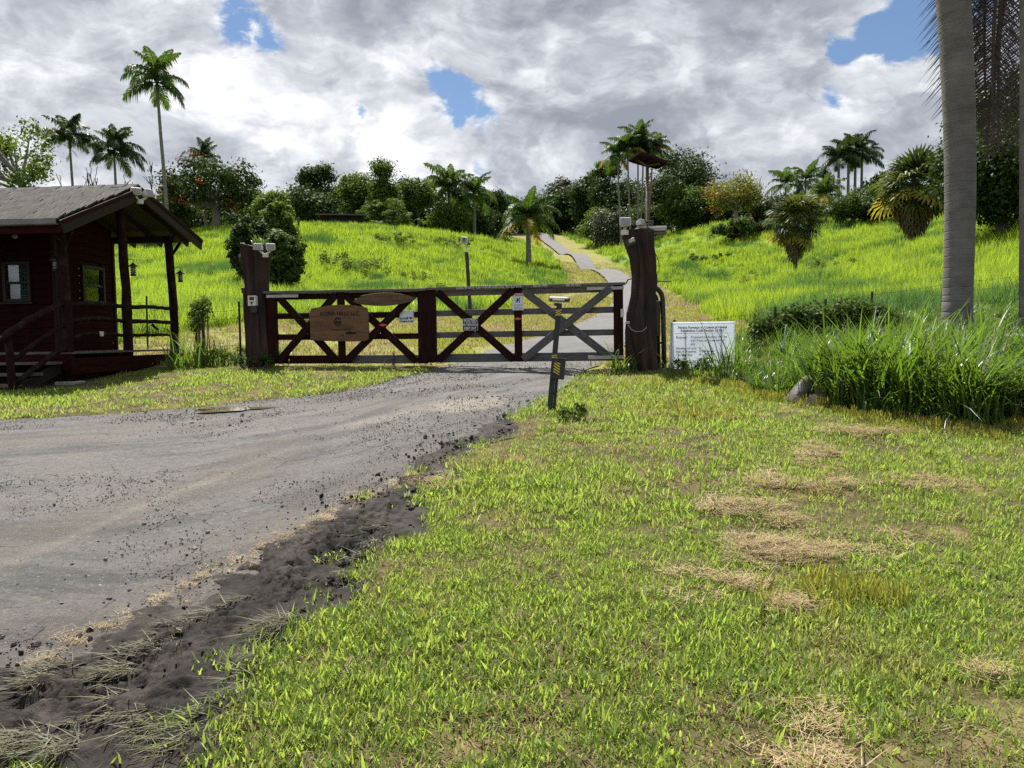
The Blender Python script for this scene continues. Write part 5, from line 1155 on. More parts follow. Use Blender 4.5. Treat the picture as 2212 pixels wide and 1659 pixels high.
F_WHT = leafmat('pale_flower', [(.30, .28, .25), (.38, .34, .30)], (.3, .28, .24), .3)
FR_G = leafmat('frond_green', [(.024, .058, .010), (.038, .080, .014), (.055, .098, .020)], (.09, .16, .016), .32, rough=.5, spec=.22)
FR_D = leafmat('frond_dark', [(.014, .032, .010), (.024, .046, .014), (.036, .060, .020)], (.05, .08, .014), .25, rough=.5, spec=.22)
FR_O = leafmat('frond_olive', [(.040, .058, .014), (.065, .080, .022), (.095, .105, .035)], (.13, .16, .025), .3, rough=.5, spec=.22)
FR_Y = leafmat('frond_yellow', [(.16, .15, .02), (.24, .20, .025), (.10, .12, .02)], (.38, .32, .03), .4)
FR_B = leafmat('frond_dead', [(.075, .052, .034), (.12, .09, .06), (.16, .125, .09)], (.10, .07, .04), .15)
FR_BD = leafmat('frond_dead_dark', [(.028, .021, .016), (.048, .037, .029), (.07, .055, .045)], (.05, .035, .025), .12)
M_PALM = pm('palm_trunk_grey', [(.12, .113, .108), (.18, .172, .165), (.245, .237, .228)], 5, .85, .35, 20, (1, 1, .8), .2)
M_SHAFT = pm('palm_crownshaft', [(.05, .09, .03), (.08, .12, .05)], 3, .5)

def leaf_cards(centers, radii, n_each, size, rng, up=.35, aspect=.55, squash=.8):
    """leaf diamonds spread through clumps; every leaf is its own face pair"""
    C = np.repeat(np.asarray(centers, float), n_each, 0); Rr = np.repeat(np.asarray(radii, float), n_each)
    n = len(C); d = rng.normal(size=(n, 3)); d /= np.linalg.norm(d, axis=1)[:, None]
    rad = Rr * (.30 + .70 * rng.uniform(0, 1, n) ** .6) * (1 + np.clip(rng.normal(0, .26, n), -.4, .75))
    p = C + d * rad[:, None] * np.array([1, 1, squash])
    nr = d * .7 + rng.normal(size=(n, 3)) * .55 + np.array([0, 0, up]); nr /= np.linalg.norm(nr, axis=1)[:, None]
    a = np.cross(nr, rng.normal(size=(n, 3))); a /= np.linalg.norm(a, axis=1)[:, None]; b = np.cross(nr, a)
    s = size * rng.uniform(.55, 1.3, n)[:, None]
    v0 = p - a * s * .5; v2 = p + a * s * .5 - nr * s * .08; v1 = p + b * s * aspect * .5 + nr * s * .06; v3 = p - b * s * aspect * .5 + nr * s * .06
    V = np.stack([v0, v1, v2, v3], 1).reshape(-1, 3); F = np.arange(n * 4).reshape(-1, 4); return V, F
def tree(name, label, x, ytop, d, wpx, mat, crown=.72, ncl=26, leaf=None, shape='round', seed=0, group='trees along the hilltop', base=None, bark=None, blossoms=None, cat='tree', per=210, trunk=1.0, clr=None, lean=0.0, sparse=False, off=0):
    rng = np.random.RandomState(seed + 100); ncl = int(ncl * 1.35); top = at(x, ytop - (9 if d > 70 else 0), d)
    bx, by = (top.x - lean, top.y); bz = HT(bx, by) if base is None else base
    Ht = max(top.z - bz, 1.0); Wd = wpx * (1.42 if d > 70 else 1.22) * d / F2; t_ = thing(name, label, cat, (bx, by, bz), 0, group)
    zc0 = Ht * (1 - crown); cc = np.array([lean, 0, (zc0 + Ht) / 2]); ex = np.array([Wd / 2, Wd / 2 * .85, (Ht - zc0) / 2])
    cen = []; rad = []
    rc = (clr or .36) * min(ex[0], ex[2] * 1.3)
    tries = 0
    while len(cen) < ncl and tries < 4000:
        tries += 1; q = rng.uniform(-1, 1, 3)
        if shape == 'round' and (q ** 2).sum() > 1: continue
        if shape == 'cone' and math.hypot(q[0], q[1]) > (1 - (q[2] + 1) / 2) * .95 + .08: continue
        if shape == 'umbrella' and ((q ** 2).sum() > 1 or q[2] < -.1): continue
        if shape == 'tall' and math.hypot(q[0], q[1]) > .72 + .28 * math.sin(q[2] * 4 + seed): continue
        if (q ** 2).sum() < .18 and rng.uniform() < .7: continue
        r = rc * rng.uniform(.7, 1.35); c = cc + q * (ex - r * .75)
        cen.append(c); rad.append(r)
    cen = np.array(cen); rad = np.array(rad)
    lf = (leaf or max(.12, d * .0034)) * 1.25
    V, F = leaf_cards(cen, rad, per, lf, rng)
    link('crown', mesh_np('crown', V, F), mat, t_)
    r0 = max(.06, Wd * .035) * trunk; mb = MB(); fork = np.array([lean * .5, 0, zc0 + (Ht - zc0) * .25])
    rg = random.Random(seed); path = [Vector((0, 0, -.3)), Vector((rg.uniform(-.03, .03) * Ht, 0, fork[2] * .5)), Vector(fork)]
    mb.tube(path, [r0 * 1.35, r0, r0 * .8], 8); mb.build('trunk', bark or M_BARK, t_, smooth=True)
    lm = MB(); order = rng.permutation(len(cen))[: min(len(cen), 14 if sparse else 9)]
    for i in order:
        c = Vector(cen[i]); f = Vector(fork) - Vector((0, 0, rg.uniform(0, .5) * fork[2] * .5)); mid = f.lerp(c, .5) + Vector((0, 0, -.08 * (c - f).length)); lm.tube([f, mid, c], [r0 * .55, r0 * .34, r0 * .12], 5)
    o = lm.build('limbs', bark or M_BARK, t_, smooth=True); o['kind'] = 'stuff'
    if blossoms:
        mat_b, frac, side = blossoms; sel = [i for i in range(len(cen)) if rng.uniform() < frac and (cen[i][0] * side > -.2 * Wd if side else True) and np.linalg.norm((cen[i] - cc) / ex) > .6]
        if sel:
            dirs = (cen[sel] - cc); dirs /= np.linalg.norm(dirs, axis=1)[:, None]; cb = cen[sel] + dirs * rad[sel][:, None] * .75 + np.array([0, -.3, 0])
            V, F = leaf_cards(cb, rad[sel] * .7, 30, lf * .6, rng); link('blossoms', mesh_np('blossoms', V, F), mat_b, t_)['kind'] = 'stuff'
    return t_

# ---- palm fronds (shared meshes)
def feather(name, L, a0, a1, ll, wl, n=30, hang=.5, seed=0, droopv=0.25, mat=None):
    rng = np.random.RandomState(seed); mb = MB(); path = []; x = z = 0.0; N = 14
    for i in range(N + 1):
        path.append((x, 0, z)); a = a0 + (a1 - a0) * (i / N) ** 1.3; x += math.cos(a) * L / N; z += math.sin(a) * L / N
    mb.tube(path, [.035 * L / 3 * (1 - .8 * i / N) + .006 for i in range(N + 1)], 4)
    P = np.array(path)
    for i in range(n):
        f = .12 + .88 * i / (n - 1); k = min(f * N, N - 1e-3); j = int(k); q = P[j] * (1 - (k - j)) + P[j + 1] * (k - j); tv = P[j + 1] - P[j]; tv /= np.linalg.norm(tv); nv = np.array([-tv[2], 0, tv[0]])
        l_ = ll * (math.sin(math.pi * (.18 + .80 * f)) ** .7) * rng.uniform(.85, 1.1)
        for s in (-1, 1):
            dv = np.array([0, s, 0]) * .80 + tv * .52 + nv * rng.uniform(-.05, .42); dv /= np.linalg.norm(dv)
            m_ = q + dv * l_ * .5; e_ = q + dv * l_ * .95 + np.array([0, 0, -l_ * hang * rng.uniform(.6, 1.2)]); m_ = m_ + np.array([0, 0, -l_ * hang * .16]); w_ = tv * wl * .5
            k0 = len(mb.v); mb.v += [tuple(q - w_ * .6), tuple(q + w_ * .6), tuple(m_ + w_), tuple(m_ - w_), tuple(e_ + w_ * .12), tuple(e_ - w_ * .12)]; mb.f += [(k0, k0 + 1, k0 + 2, k0 + 3), (k0 + 3, k0 + 2, k0 + 4, k0 + 5)]
    me = bpy.data.meshes.new(name); me.from_pydata(mb.v, [], mb.f); me.update()
    if mat: me.materials.append(mat)
    return me
def fan(name, pet, r, nseg, droop, seed=0, mat=None, fold=1.0, spread=4.4):
    rng = np.random.RandomState(seed); mb = MB(); mb.tube([(0, 0, 0), (pet * .5, 0, .06 * pet), (pet, 0, .02)], [.022, .018, .014], 4)
    for i in range(nseg):
        a = (-.5 + (i + .5) / nseg) * spread; l_ = r * (1 - .18 * abs(a) / (spread / 2)) * rng.uniform(.9, 1.05); hw = spread / nseg * .5
        c0 = np.array([pet, 0, 0]); dv = np.array([math.cos(a), math.sin(a), 0]); sd = np.array([-math.sin(a), math.cos(a), 0])
        m_ = c0 + dv * l_ * .58 + np.array([0, 0, .05 * r * (1 if i % 2 else -1) * fold - droop * .12 * l_]); e_ = c0 + dv * l_ * (1 - .25 * droop) + np.array([0, 0, -droop * l_ * rng.uniform(.35, .6)]); w_ = sd * l_ * .58 * math.tan(hw) * .95
        k0 = len(mb.v); mb.v += [tuple(c0 - sd * .01), tuple(c0 + sd * .01), tuple(m_ + w_), tuple(m_ - w_), tuple(e_ + w_ * .12), tuple(e_ - w_ * .12)]; mb.f += [(k0, k0 + 1, k0 + 2, k0 + 3), (k0 + 3, k0 + 2, k0 + 4, k0 + 5)]
    me = bpy.data.meshes.new(name); me.from_pydata(mb.v, [], mb.f); me.update()
    if mat: me.materials.append(mat)
    return me
def fset(mat, ll=.80, wl=.11, hang=.85, n=36):
    return {'up': [feather('frond', 3.0, R(80), R(5), ll, wl, n, hang, 1, mat=mat), feather('frond', 3.0, R(70), R(-15), ll, wl, n, hang, 2, mat=mat)],
            'arch': [feather('frond', 3.0, R(55), R(-66), ll, wl, n, hang, 3, mat=mat), feather('frond', 3.0, R(42), R(-76), ll, wl, n, hang, 4, mat=mat)],
            'low': [feather('frond', 3.0, R(12), R(-68), ll, wl, n, hang, 5, mat=mat), feather('frond', 3.0, R(-8), R(-78), ll, wl, n, hang, 6, mat=mat)]}
FS_G = fset(FR_G); FS_D = fset(FR_D); FS_Y = fset(FR_Y); FS_B = fset(FR_BD, .5, .05, .8)
def ringed(path, radii, n, rings, dep):
    mb = MB(); P = []; Rd = []; pv = [Vector(p) for p in path]; k = len(pv) - 1
    for i in range(rings + 1):
        f = i / rings * k; j = min(int(f), k - 1); q = pv[j].lerp(pv[j + 1], f - j); r = radii[j] + (radii[j + 1] - radii[j]) * (f - j)
        P += [q, q + (pv[j + 1] - pv[j]).normalized() * .03]; Rd += [r * (1 - dep), r]
    return mb.tube(P, Rd, n)
def palm(label, x, y_head, d, tr, fl, nf, fset_, seed, group='palms on the hill', base=None, x_base=None, kind='feather', shaft=True, yel=0, spray=False, up=.30, low=.34, thick=1.0, cat='palm tree'):
    rg = random.Random(seed); head = at(x, y_head, d); xb = at(x_base if x_base is not None else x, y_head, d).x; bz = HT(xb, d) if base is None else base
    t_ = thing('palm_tree', label, cat, (xb, d, bz), 0, group); hx = head.x - xb; hz = head.z - bz
    ringed([(0, 0, -.3), (hx * .3, 0, hz * .33), (hx * .75, 0, hz * .7), (hx, 0, hz)], [tr * 1.35 * thick, tr * 1.1, tr, tr * .8], 10, 24, .06).build('trunk', M_PALM, t_, smooth=True)
    if shaft: MB().tube([(hx, 0, hz - .15), (hx, 0, hz + .25 * fl * .5), (hx, 0, hz + fl * .28)], [tr * 1.0, tr * .95, tr * .4], 8).build('crownshaft', M_SHAFT, t_, smooth=True)
    sc_ = fl / 3.0; z0 = hz + (fl * .22 if shaft else 0)
    nf = int(nf * 1.3)
    for i in range(nf):
        f = (i + .5) / nf; kd = 'up' if f < up else 'low' if f > 1 - low else 'arch'
        me = rg.choice((FS_Y if yel and kd == 'low' and i >= nf - yel else fset_)[kd]); az = i * 2.39996 + rg.uniform(-.3, .3)
        s_ = sc_ * rg.uniform(.85, 1.12)
        link('frond', me, None, t_, Matrix.Translation((hx, 0, z0 - f * .12)) @ Matrix.Rotation(az, 4, 'Z') @ Matrix.Rotation(rg.uniform(-.12, .12), 4, 'Y') @ Matrix.Rotation(rg.uniform(-.3, .3), 4, 'X') @ Matrix.Scale(s_, 4))
    if spray:
        for i in range(3): link('flower_spray', FLW, None, t_, Matrix.Translation((hx, 0, hz - .2 - i * .35)) @ Matrix.Rotation(i * 2.2 + .3, 4, 'Z') @ Matrix.Scale(.33 * sc_, 4))
    return t_
FLW = feather('flower_spray', 3.0, R(-30), R(-88), .7, .05, 22, 1.2, 9, mat=FR_B)

def belt(label, spans, mat, seed, n_, leaf):
    """a far wood that reads as one mass"""
    rng = np.random.RandomState(seed); o = thing('woodland', label, 'wood'); o['kind'] = 'stuff'; c = []; r_ = []
    for x0, y0, x1, y1, d0, d1 in spans:
        for i in range(n_):
            f = rng.uniform(); d = rng.uniform(d0, d1); x = x0 + (x1 - x0) * f; yt = y0 - 14 + (y1 - y0) * f + rng.uniform(-10, 14) + 12 * math.sin(f * 19 + seed); q = at(x, yt, d); g = HT(q.x, q.y); r = rng.uniform(.9, 1.9) * d / 130
            z = q.z - r; 
            while z > g: c.append((q.x + rng.normal(0, .5), q.y + rng.normal(0, .8), z)); r_.append(r * rng.uniform(.8, 1.2)); z -= r * 1.5
    V, F = leaf_cards(c, r_, 60, leaf, rng); m_ = link('foliage_mass', mesh_np('foliage_mass', V, F), mat, o); m_['kind'] = 'stuff'
belt('dark mass of trees far behind the left hill', [(350, 420, 560, 440, 112, 125), (625, 415, 760, 410, 130, 145), (760, 405, 950, 412, 130, 150), (950, 430, 1150, 448, 170, 205)], L_DARK, 301, 66, .60)
belt('dark mass of trees filling the wood right of the drive', [(1150, 440, 1300, 405, 195, 215), (1300, 400, 1560, 410, 168, 185), (1560, 440, 1960, 430, 140, 155), (1960, 430, 2100, 400, 90, 100)], L_DARK, 302, 66, .62)

# ---- the sloping tree line, left to right
palm('tall slender palm towering over the cabin roof', 340, 195, 80, .17, 3.9, 17, FS_G, 1, x_base=353, spray=True, low=.4)
palm('thin palm left of the tall one above the cabin roof, leftmost palm', 151, 318, 92, .15, 3.9, 17, FS_D, 2, x_base=156, spray=True)
palm('bushy crowned palm between bare branches above the cabin roof', 247, 338, 92, .15, 3.7, 21, FS_D, 3, x_base=248, low=.5)
tree('spreading_tree', 'light green spreading tree cut off by the left picture edge', 20, 225, 62, 190, L_LIGHT, .62, 22, .26, 'round', 4, bark=M_PALE, per=120, sparse=True, clr=.24, lean=-1.2)
tree('low_bush', 'dark rounded bush showing over the left end of the cabin roof', 15, 412, 70, 110, L_MID, .9, 14, .22, 'round', 5, cat='bush')
def bare(name, label, x, ytop, d, seed, n=5, spread=1.0, vines=False, base=None, th=1.0, group='bare trees'):
    rg = random.Random(seed); top = at(x, ytop, d); bz = HT(top.x, top.y) if base is None else base; Hh = top.z - bz
    t_ = thing(name, label, 'bare tree', (top.x, top.y, bz), 0, group); mb = MB(); tips = []
    def grow(p, v, L, r, lev):
        path = [p]; rr = [r]; q = p.copy(); vv = v.copy()
        for i in range(4):
            vv = (vv + Vector((rg.uniform(-.25, .25), rg.uniform(-.25, .25), rg.uniform(-.05, .2)))).normalized(); q = q + vv * L / 4; path.append(q.copy()); rr.append(max(.035, r * (1 - .16 * (i + 1))))
        mb.tube(path, rr, 5 if lev else 7)
        if lev < 3:
            for i in range(rg.randint(2, 3) if lev else n):
                k = rg.randint(1 if lev else 1, 4); w_ = (vv + Vector((rg.uniform(-1, 1), rg.uniform(-1, 1), rg.uniform(-.1, .7))) * .9 * spread).normalized(); grow(path[k], w_, L * rg.uniform(.5, .75), max(.04, rr[k] * .62), lev + 1)
        else: tips.append(q)
    grow(Vector((0, 0, -.2)), Vector((0, 0, 1)), Hh * .45, .15 * th * (Hh / 8) ** .5, 0)
    mb.build('branches', M_BARK, t_, smooth=True)
    if vines:
        rng = np.random.RandomState(seed); cs = [(rg.uniform(-.5, .5), rg.uniform(-.4, .4), Hh * f) for f in np.linspace(.05, .45, 6)]
        V, F = leaf_cards(cs, [.8] * 6, 110, .3, rng); link('vines', mesh_np('vines', V, F), L_DARK, t_)
    return t_
bare('bare_tree', 'leafless branching tree beside the leftmost thin palm', 175, 335, 88, 11, 6, 1.0); bare('bare_tree', 'leafless vine hung tree under the bushy crowned palm', 225, 350, 90, 12, 5, .6, True); bare('bare_tree', 'pale leafless snag near the left picture edge', 62, 372, 66, 13, 2, .5, th=1.5)
bare('bare_tree', 'thin forked snag beside the tall slender palm trunk', 318, 345, 84, 14, 3, .45, True); bare('bare_tree', 'twiggy leafless tree low over the cabin ridge', 120, 395, 85, 15, 6, 1.1); bare('bare_tree', 'short leafless tree right of the bushy crowned palm', 275, 372, 90, 16, 4, .8, True)
hill = thing('far_hill', 'low green bushy hill behind the cabin roof and palms', 'hill'); 
_hc = at(285, 400, 150); V, F = leaf_cards([(_hc.x + rt_.uniform(-16, 18), 150 + rt_.uniform(-3, 10), _hc.z - 2.2 - abs(rt_.normal(0, 2.0))) for _ in range(90)], rt_.uniform(1.2, 2.6, 90), 130, .55, rt_); _o = link('scrub_cover', mesh_np('scrub_cover', V, F), L_MID, hill); _o['kind'] = 'stuff'; hill['kind'] = 'structure'
tree('flowering_tree', 'large dark tree with red blossoms right of the tall slender palm', 458, 338, 88, 175, L_DARK, .80, 40, .33, 'round', 20, blossoms=(F_RED, .60, -1), bark=M_PALE, per=170, clr=.27)
palm('feathery palm top poking out above the red flowering tree', 440, 352, 92, .14, 2.6, 12, FS_D, 21, up=.5, low=.1)
tree('vine_tree', 'dark leafy tree behind the tall slender palm and red flowering tree', 378, 370, 98, 70, L_DARK, .9, 20, .33, 'tall', 22)
tree('leafy_tree', 'mid green tree on the right shoulder of the red flowering tree', 545, 405, 95, 75, L_MID, .85, 22, .3, 'round', 23)
tree('leafy_tree', 'small green tree between the red flowering tree and the big bush', 585, 415, 80, 70, L_LIGHT, .85, 20, .26, 'round', 24); 
tree('leafy_bush', 'bright leaved upright bush behind the left stump post', 590, 430, 46, 95, L_LIGHT, .95, 60, .19, 'round', 25, 'bushes behind the gate', cat='bush', clr=.21); tree('leafy_bush', 'dark leafy bush behind the left stump post, right one', 612, 488, 40, 80, L_MID, .97, 50, .16, 'round', 26, 'bushes behind the gate', cat='bush', clr=.22); tree('leafy_bush', 'spreading green bush at the left of the stump post top', 545, 462, 44, 95, L_DARK, .97, 60, .17, 'round', 27, 'bushes behind the gate', cat='bush', clr=.21)
# left-centre wood
tree('vine_tree', 'tall shaggy vine draped tree at the left of the centre wood', 686, 362, 115, 70, L_DARK, .93, 30, .36, 'tall', 30); tree('leafy_tree', 'broad dark tree low in front of the shaggy vine tree', 668, 400, 108, 100, L_DARK, .9, 30, .36, 'round', 31); tree('leafy_tree', 'yellow green tree left of the tall ivy column', 772, 368, 118, 75, L_LIGHT, .85, 24, .36, 'round', 32)
tree('leafy_tree', 'dark narrow tree between shaggy vine tree and yellow green tree', 733, 378, 122, 50, L_DARK, .9, 18, .36, 'tall', 33); tree('ivy_tree', 'tall bright ivy clad column tree in the centre wood', 825, 343, 115, 60, L_LIGHT, .92, 60, .30, 'tall', 34, clr=.42); tree('ivy_tree', 'lower ivy mass at the left foot of the tall ivy column', 800, 388, 117, 60, L_MID, .92, 20, .34, 'round', 35)
tree('leafy_tree', 'dark tree right behind the tall ivy column', 872, 388, 128, 70, L_DARK, .9, 24, .38, 'round', 36); tree('vine_tree', 'brown tinged vine covered tree left of the royal palms', 902, 390, 112, 62, L_MID, .80, 26, .34, 'umbrella', 37); tree('leafy_tree', 'pale shrubby tree low behind the royal palms', 968, 440, 118, 80, L_LIGHT, .95, 22, .34, 'round', 38); tree('leafy_tree', 'dark tree behind the two royal palms', 1000, 420, 150, 110, L_DARK, .95, 28, .45, 'round', 39)
tree('leafy_tree', 'rounded dark tree right of the second royal palm', 1062, 406, 165, 56, L_DARK, .8, 20, .5, 'round', 40); tree('leafy_tree', 'small dark tree above the grass mound by the drive', 1105, 430, 180, 52, L_DARK, .85, 18, .5, 'round', 41); tree('leafy_tree', 'low dark trees filling behind the small field palm', 1130, 455, 185, 90, L_DARK, .95, 22, .5, 'round', 42); tree('leafy_tree', 'dark bushy tree at the far end of the drive', 1175, 418, 200, 90, L_DARK, .95, 24, .55, 'round', 43); tree('leafy_tree', 'low dark tree left of the grass mound', 1040, 450, 160, 80, L_DARK, .98, 20, .45, 'round', 44)
fanset = [fan('fan_frond', .8, 1.0, 22, .7, 1, FR_O), fan('fan_frond', .9, 1.0, 24, .95, 2, FR_O), fan('fan_frond', .8, .95, 22, .6, 3, FR_D)]
deadfan = [fan('dead_frond', .55, 1.0, 14, .9, 4, FR_B, 1.6, 2.2), fan('dead_frond', .6, 1.1, 12, .7, 5, FR_B, 1.8, 1.8)]
yelfan = fan('fan_frond', 1.0, 1.0, 20, .6, 6, FR_Y)
# screw pine thicket
t_ = thing('strap_leaf_shrub', 'broad thicket of drooping strap leaves in front of the ivy column', 'shrub', (at(835, 450, 104).x, 104, HT(at(835, 450, 104).x, 104)))
rg = random.Random(77); hb = at(835, 430, 104).z - t_.location.z; strap = feather('strap_rosette', 1.6, R(70), R(-75), .8, .14, 9, .4, 8, mat=L_MID)
for i in range(70):
    x = rg.uniform(-3.6, 3.6); z = rg.uniform(.25, 1) * hb * math.sqrt(max(.08, 1 - (x / 3.9) ** 2)); link('strap_leaf', strap, None, t_, Matrix.Translation((x, rg.uniform(-1.6, 1.6), z - .5)) @ Matrix.Rotation(rg.uniform(0, 6.28), 4, 'Z') @ Matrix.Scale(rg.uniform(.8, 1.25), 4))
MB().tube([(0, 0, -.3), (.1, 0, hb * .5)], [.3, .2], 7).build('stem', M_BARK, t_)
palm('royal palm with full feathery crown in the middle of the tree line', 970, 425, 120, .26, 5.2, 17, FS_G, 50, up=.35, low=.30); palm('slimmer royal palm right beside the middle royal palm', 1024, 432, 122, .24, 4.6, 14, FS_G, 51, up=.4, low=.3)
palm('stout short palm standing in the grass left of the drive', 1141, 490, 84, .27, 4.1, 20, FS_G, 52, yel=4, low=.42, up=.25)
m_ = thing('grass_mound', 'round grassy mound beside the far end of the drive', 'mound', (at(1062, 500, 165).x, 165, HT(at(1062, 500, 165).x, 165))); mh = max(.8, at(1062, 487, 165).z - m_.location.z)
V = []; F = []; nr, na = 10, 28
for i in range(nr + 1):
    f = i / nr
    for j in range(na): a = 2 * math.pi * j / na; r = 2.9 * f * (1 + .08 * math.sin(3 * a)); V.append((r * math.cos(a), r * math.sin(a) * 1.2, mh * math.cos(f * math.pi / 2) ** .8 - .1))
F = [(i * na + j, i * na + (j + 1) % na, (i + 1) * na + (j + 1) % na, (i + 1) * na + j) for i in range(nr) for j in range(na)]
link('turf_surface', mesh_np('turf_surface', V, F), pm('mound_turf', [(.06, .12, .012), (.10, .17, .02)], 2, .9, .5), m_, smooth=True)
V, F = leaf_cards([(rt_.uniform(-2.2, 2.2), rt_.uniform(-2.6, 0), 0) for _ in range(0)] or [(2.6 * math.sqrt(rt_.uniform()) * math.cos(a) , -2.6 * rt_.uniform(0, .8), 0) for a in rt_.uniform(0, 6.28, 60)], [.5] * 60, 40, .4, rt_)
V[:, 2] += np.clip(mh * np.cos(np.clip(np.hypot(V[:, 0], V[:, 1]) / 2.9, 0, 1) * math.pi / 2) ** .8, 0, None); _o = link('tuft_cover', mesh_np('tuft_cover', V, F), L_LIGHT, m_); _o['kind'] = 'stuff'
# right of the drive
for lb, x, yt, d, w_, mt, cr, n_, sh, sd in [
    ('bare topped grey tree at the start of the right wood', 1210, 386, 190, 62, L_GREY, .7, 14, 'round', 60), ('dense dark tree right of the grey bare topped tree', 1235, 405, 185, 90, L_DARK, .95, 30, 'round', 61), ('round crowned dark tree in the right wood', 1268, 377, 175, 70, L_DARK, .9, 26, 'round', 62), ('tree with a flat umbrella top left of the palm cluster', 1310, 352, 168, 52, L_MID, .35, 12, 'umbrella', 63),
    ('deep green tree left behind the palm cluster', 1322, 380, 165, 90, L_DARK, .95, 34, 'round', 64), ('big spreading dark tree right of the palm cluster', 1472, 318, 150, 128, L_DARK, .88, 48, 'round', 65), ('low glossy dark tree in front of the big spreading tree', 1500, 402, 128, 122, L_MID, .97, 44, 'round', 66), ('mid height tree between palm cluster and spreading tree', 1430, 372, 142, 80, L_DARK, .95, 30, 'round', 67),
    ('broad shrub left of the palm cluster trunks', 1330, 445, 138, 90, L_GREY, .98, 24, 'round', 68), ('green shrub under the palm cluster', 1392, 440, 135, 80, L_MID, .98, 22, 'round', 69), ('bushy dark tree behind the right orange flowering tree', 1560, 395, 140, 80, L_DARK, .95, 26, 'round', 70), ('low green trees left of the right wood by the drive', 1200, 440, 190, 80, L_DARK, .98, 22, 'round', 71), ('yellow green shrub at the wood edge above the drive', 1290, 450, 150, 70, L_LIGHT, .98, 18, 'round', 72)]:
    tree('leafy_tree' if 'shrub' not in lb else 'shrub', lb, x, yt, d, w_, mt, cr, n_, max(.3, d * .0030), sh, sd, cat='tree' if 'shrub' not in lb else 'shrub')
for i, (lb, xh, yh, xb, nf, yl) in enumerate([('leftmost palm of the tall cluster behind the right stump post', 1334, 345, 1342, 15, 3), ('second palm from the left in the tall cluster, yellowing lower fronds', 1356, 335, 1362, 15, 3), ('tallest palm of the cluster rising above the solar panels', 1378, 312, 1378, 17, 0), ('rear palm of the cluster just right of the tallest', 1390, 322, 1383, 14, 0), ('rightmost palm of the tall cluster', 1410, 332, 1398, 16, 2)]):
    palm(lb, xh, yh, 128 + i, .15, 3.9, nf, FS_G if i != 3 else FS_D, 80 + i, 'tall palm cluster', x_base=xb, yel=yl, low=.45, spray=(i == 4))
tree('flowering_tree', 'smaller tree with orange blossoms on its left side on the right hillside', 1592, 372, 108, 92, L_YEL, .75, 30, .30, 'round', 90, blossoms=(F_RED, .95, -1), bark=M_PALE, per=120, trunk=1.2); bare('bare_tree', 'leafless twiggy tree rising behind the orange flowering tree', 1640, 352, 118, 91, 6, .7)
for lb, x, y, d, fl, nf, fs, sd, yl in [('feathery palm left of the pair in the right background', 1697, 408, 120, 3.6, 13, FS_G, 92, 0), ('feathery palm right of the pair in the right background', 1740, 400, 122, 3.6, 13, FS_G, 93, 0), ('yellow tinged palm in front of the right royal palm grove', 1785, 432, 105, 3.4, 14, FS_G, 94, 4)]:
    palm(lb, x, y, d, .14, fl, nf, fs, sd, yel=yl, up=.45, low=.3)
for i, (lb, x, y) in enumerate([('leftmost palm of the dark royal grove at right', 1812, 352), ('second palm of the dark royal grove at right', 1833, 345), ('tallest palm of the dark royal grove at right', 1848, 334), ('rightmost palm of the dark royal grove at right', 1862, 348)]): palm(lb, x, y, 125 + i, .22, 4.0, 14, FS_D, 95 + i, 'dark royal palm grove', low=.42)
for lb, nm, x, yt, d, w_, mt, sh, sd, ct in [('dark pointed conifer left of the royal grove', 'conifer_tree', 1781, 362, 128, 42, L_DARK, 'cone', 110, 'tree'), ('rounded dark tree right of the royal grove', 'leafy_tree', 1905, 372, 120, 60, L_DARK, 'round', 111, 'tree'), ('leafy green tree low right of the royal grove', 'leafy_tree', 1880, 400, 112, 80, L_MID, 'round', 112, 'tree'), ('light flowering hedge shrub under the royal grove', 'shrub', 1845, 425, 100, 110, L_MID, 'round', 113, 'shrub'), ('dark hedge shrub right under the royal grove', 'shrub', 1905, 440, 98, 90, L_DARK, 'round', 114, 'shrub'),
    ('brownish shrub behind the mid field fan palm', 'shrub', 1680, 425, 112, 90, L_GREY, 'round', 115, 'shrub'), ('green shrub right of the orange flowering tree', 'shrub', 1640, 440, 112, 70, L_MID, 'round', 116, 'shrub'), ('brown topped shrub between the background palm pair', 'shrub', 1735, 430, 110, 90, L_GREY, 'round', 117, 'shrub'), ('dark tree behind the background palm pair', 'leafy_tree', 1720, 408, 135, 80, L_DARK, 'round', 118, 'tree'), ('dark tree behind the large fan palm', 'leafy_tree', 1960, 395, 95, 90, L_DARK, 'round', 119, 'tree'), ('dark shrub tip above the large fan palm', 'leafy_tree', 1942, 352, 105, 20, L_DARK, 'tall', 120, 'tree'), ('low scrub at the foot of the orange flowering tree', 'shrub', 1605, 478, 103, 100, L_MID, 'round', 121, 'shrub'), ('small shrub row left of the orange flowering tree', 'shrub', 1565, 455, 125, 90, L_DARK, 'round', 122, 'shrub')]:
    tree(nm, lb, x, yt, d, w_, mt, .96, 22, max(.26, d * .003), sh, sd, cat=ct, blossoms=(F_WHT, .4, 0) if 'flowering hedge' in lb else None)
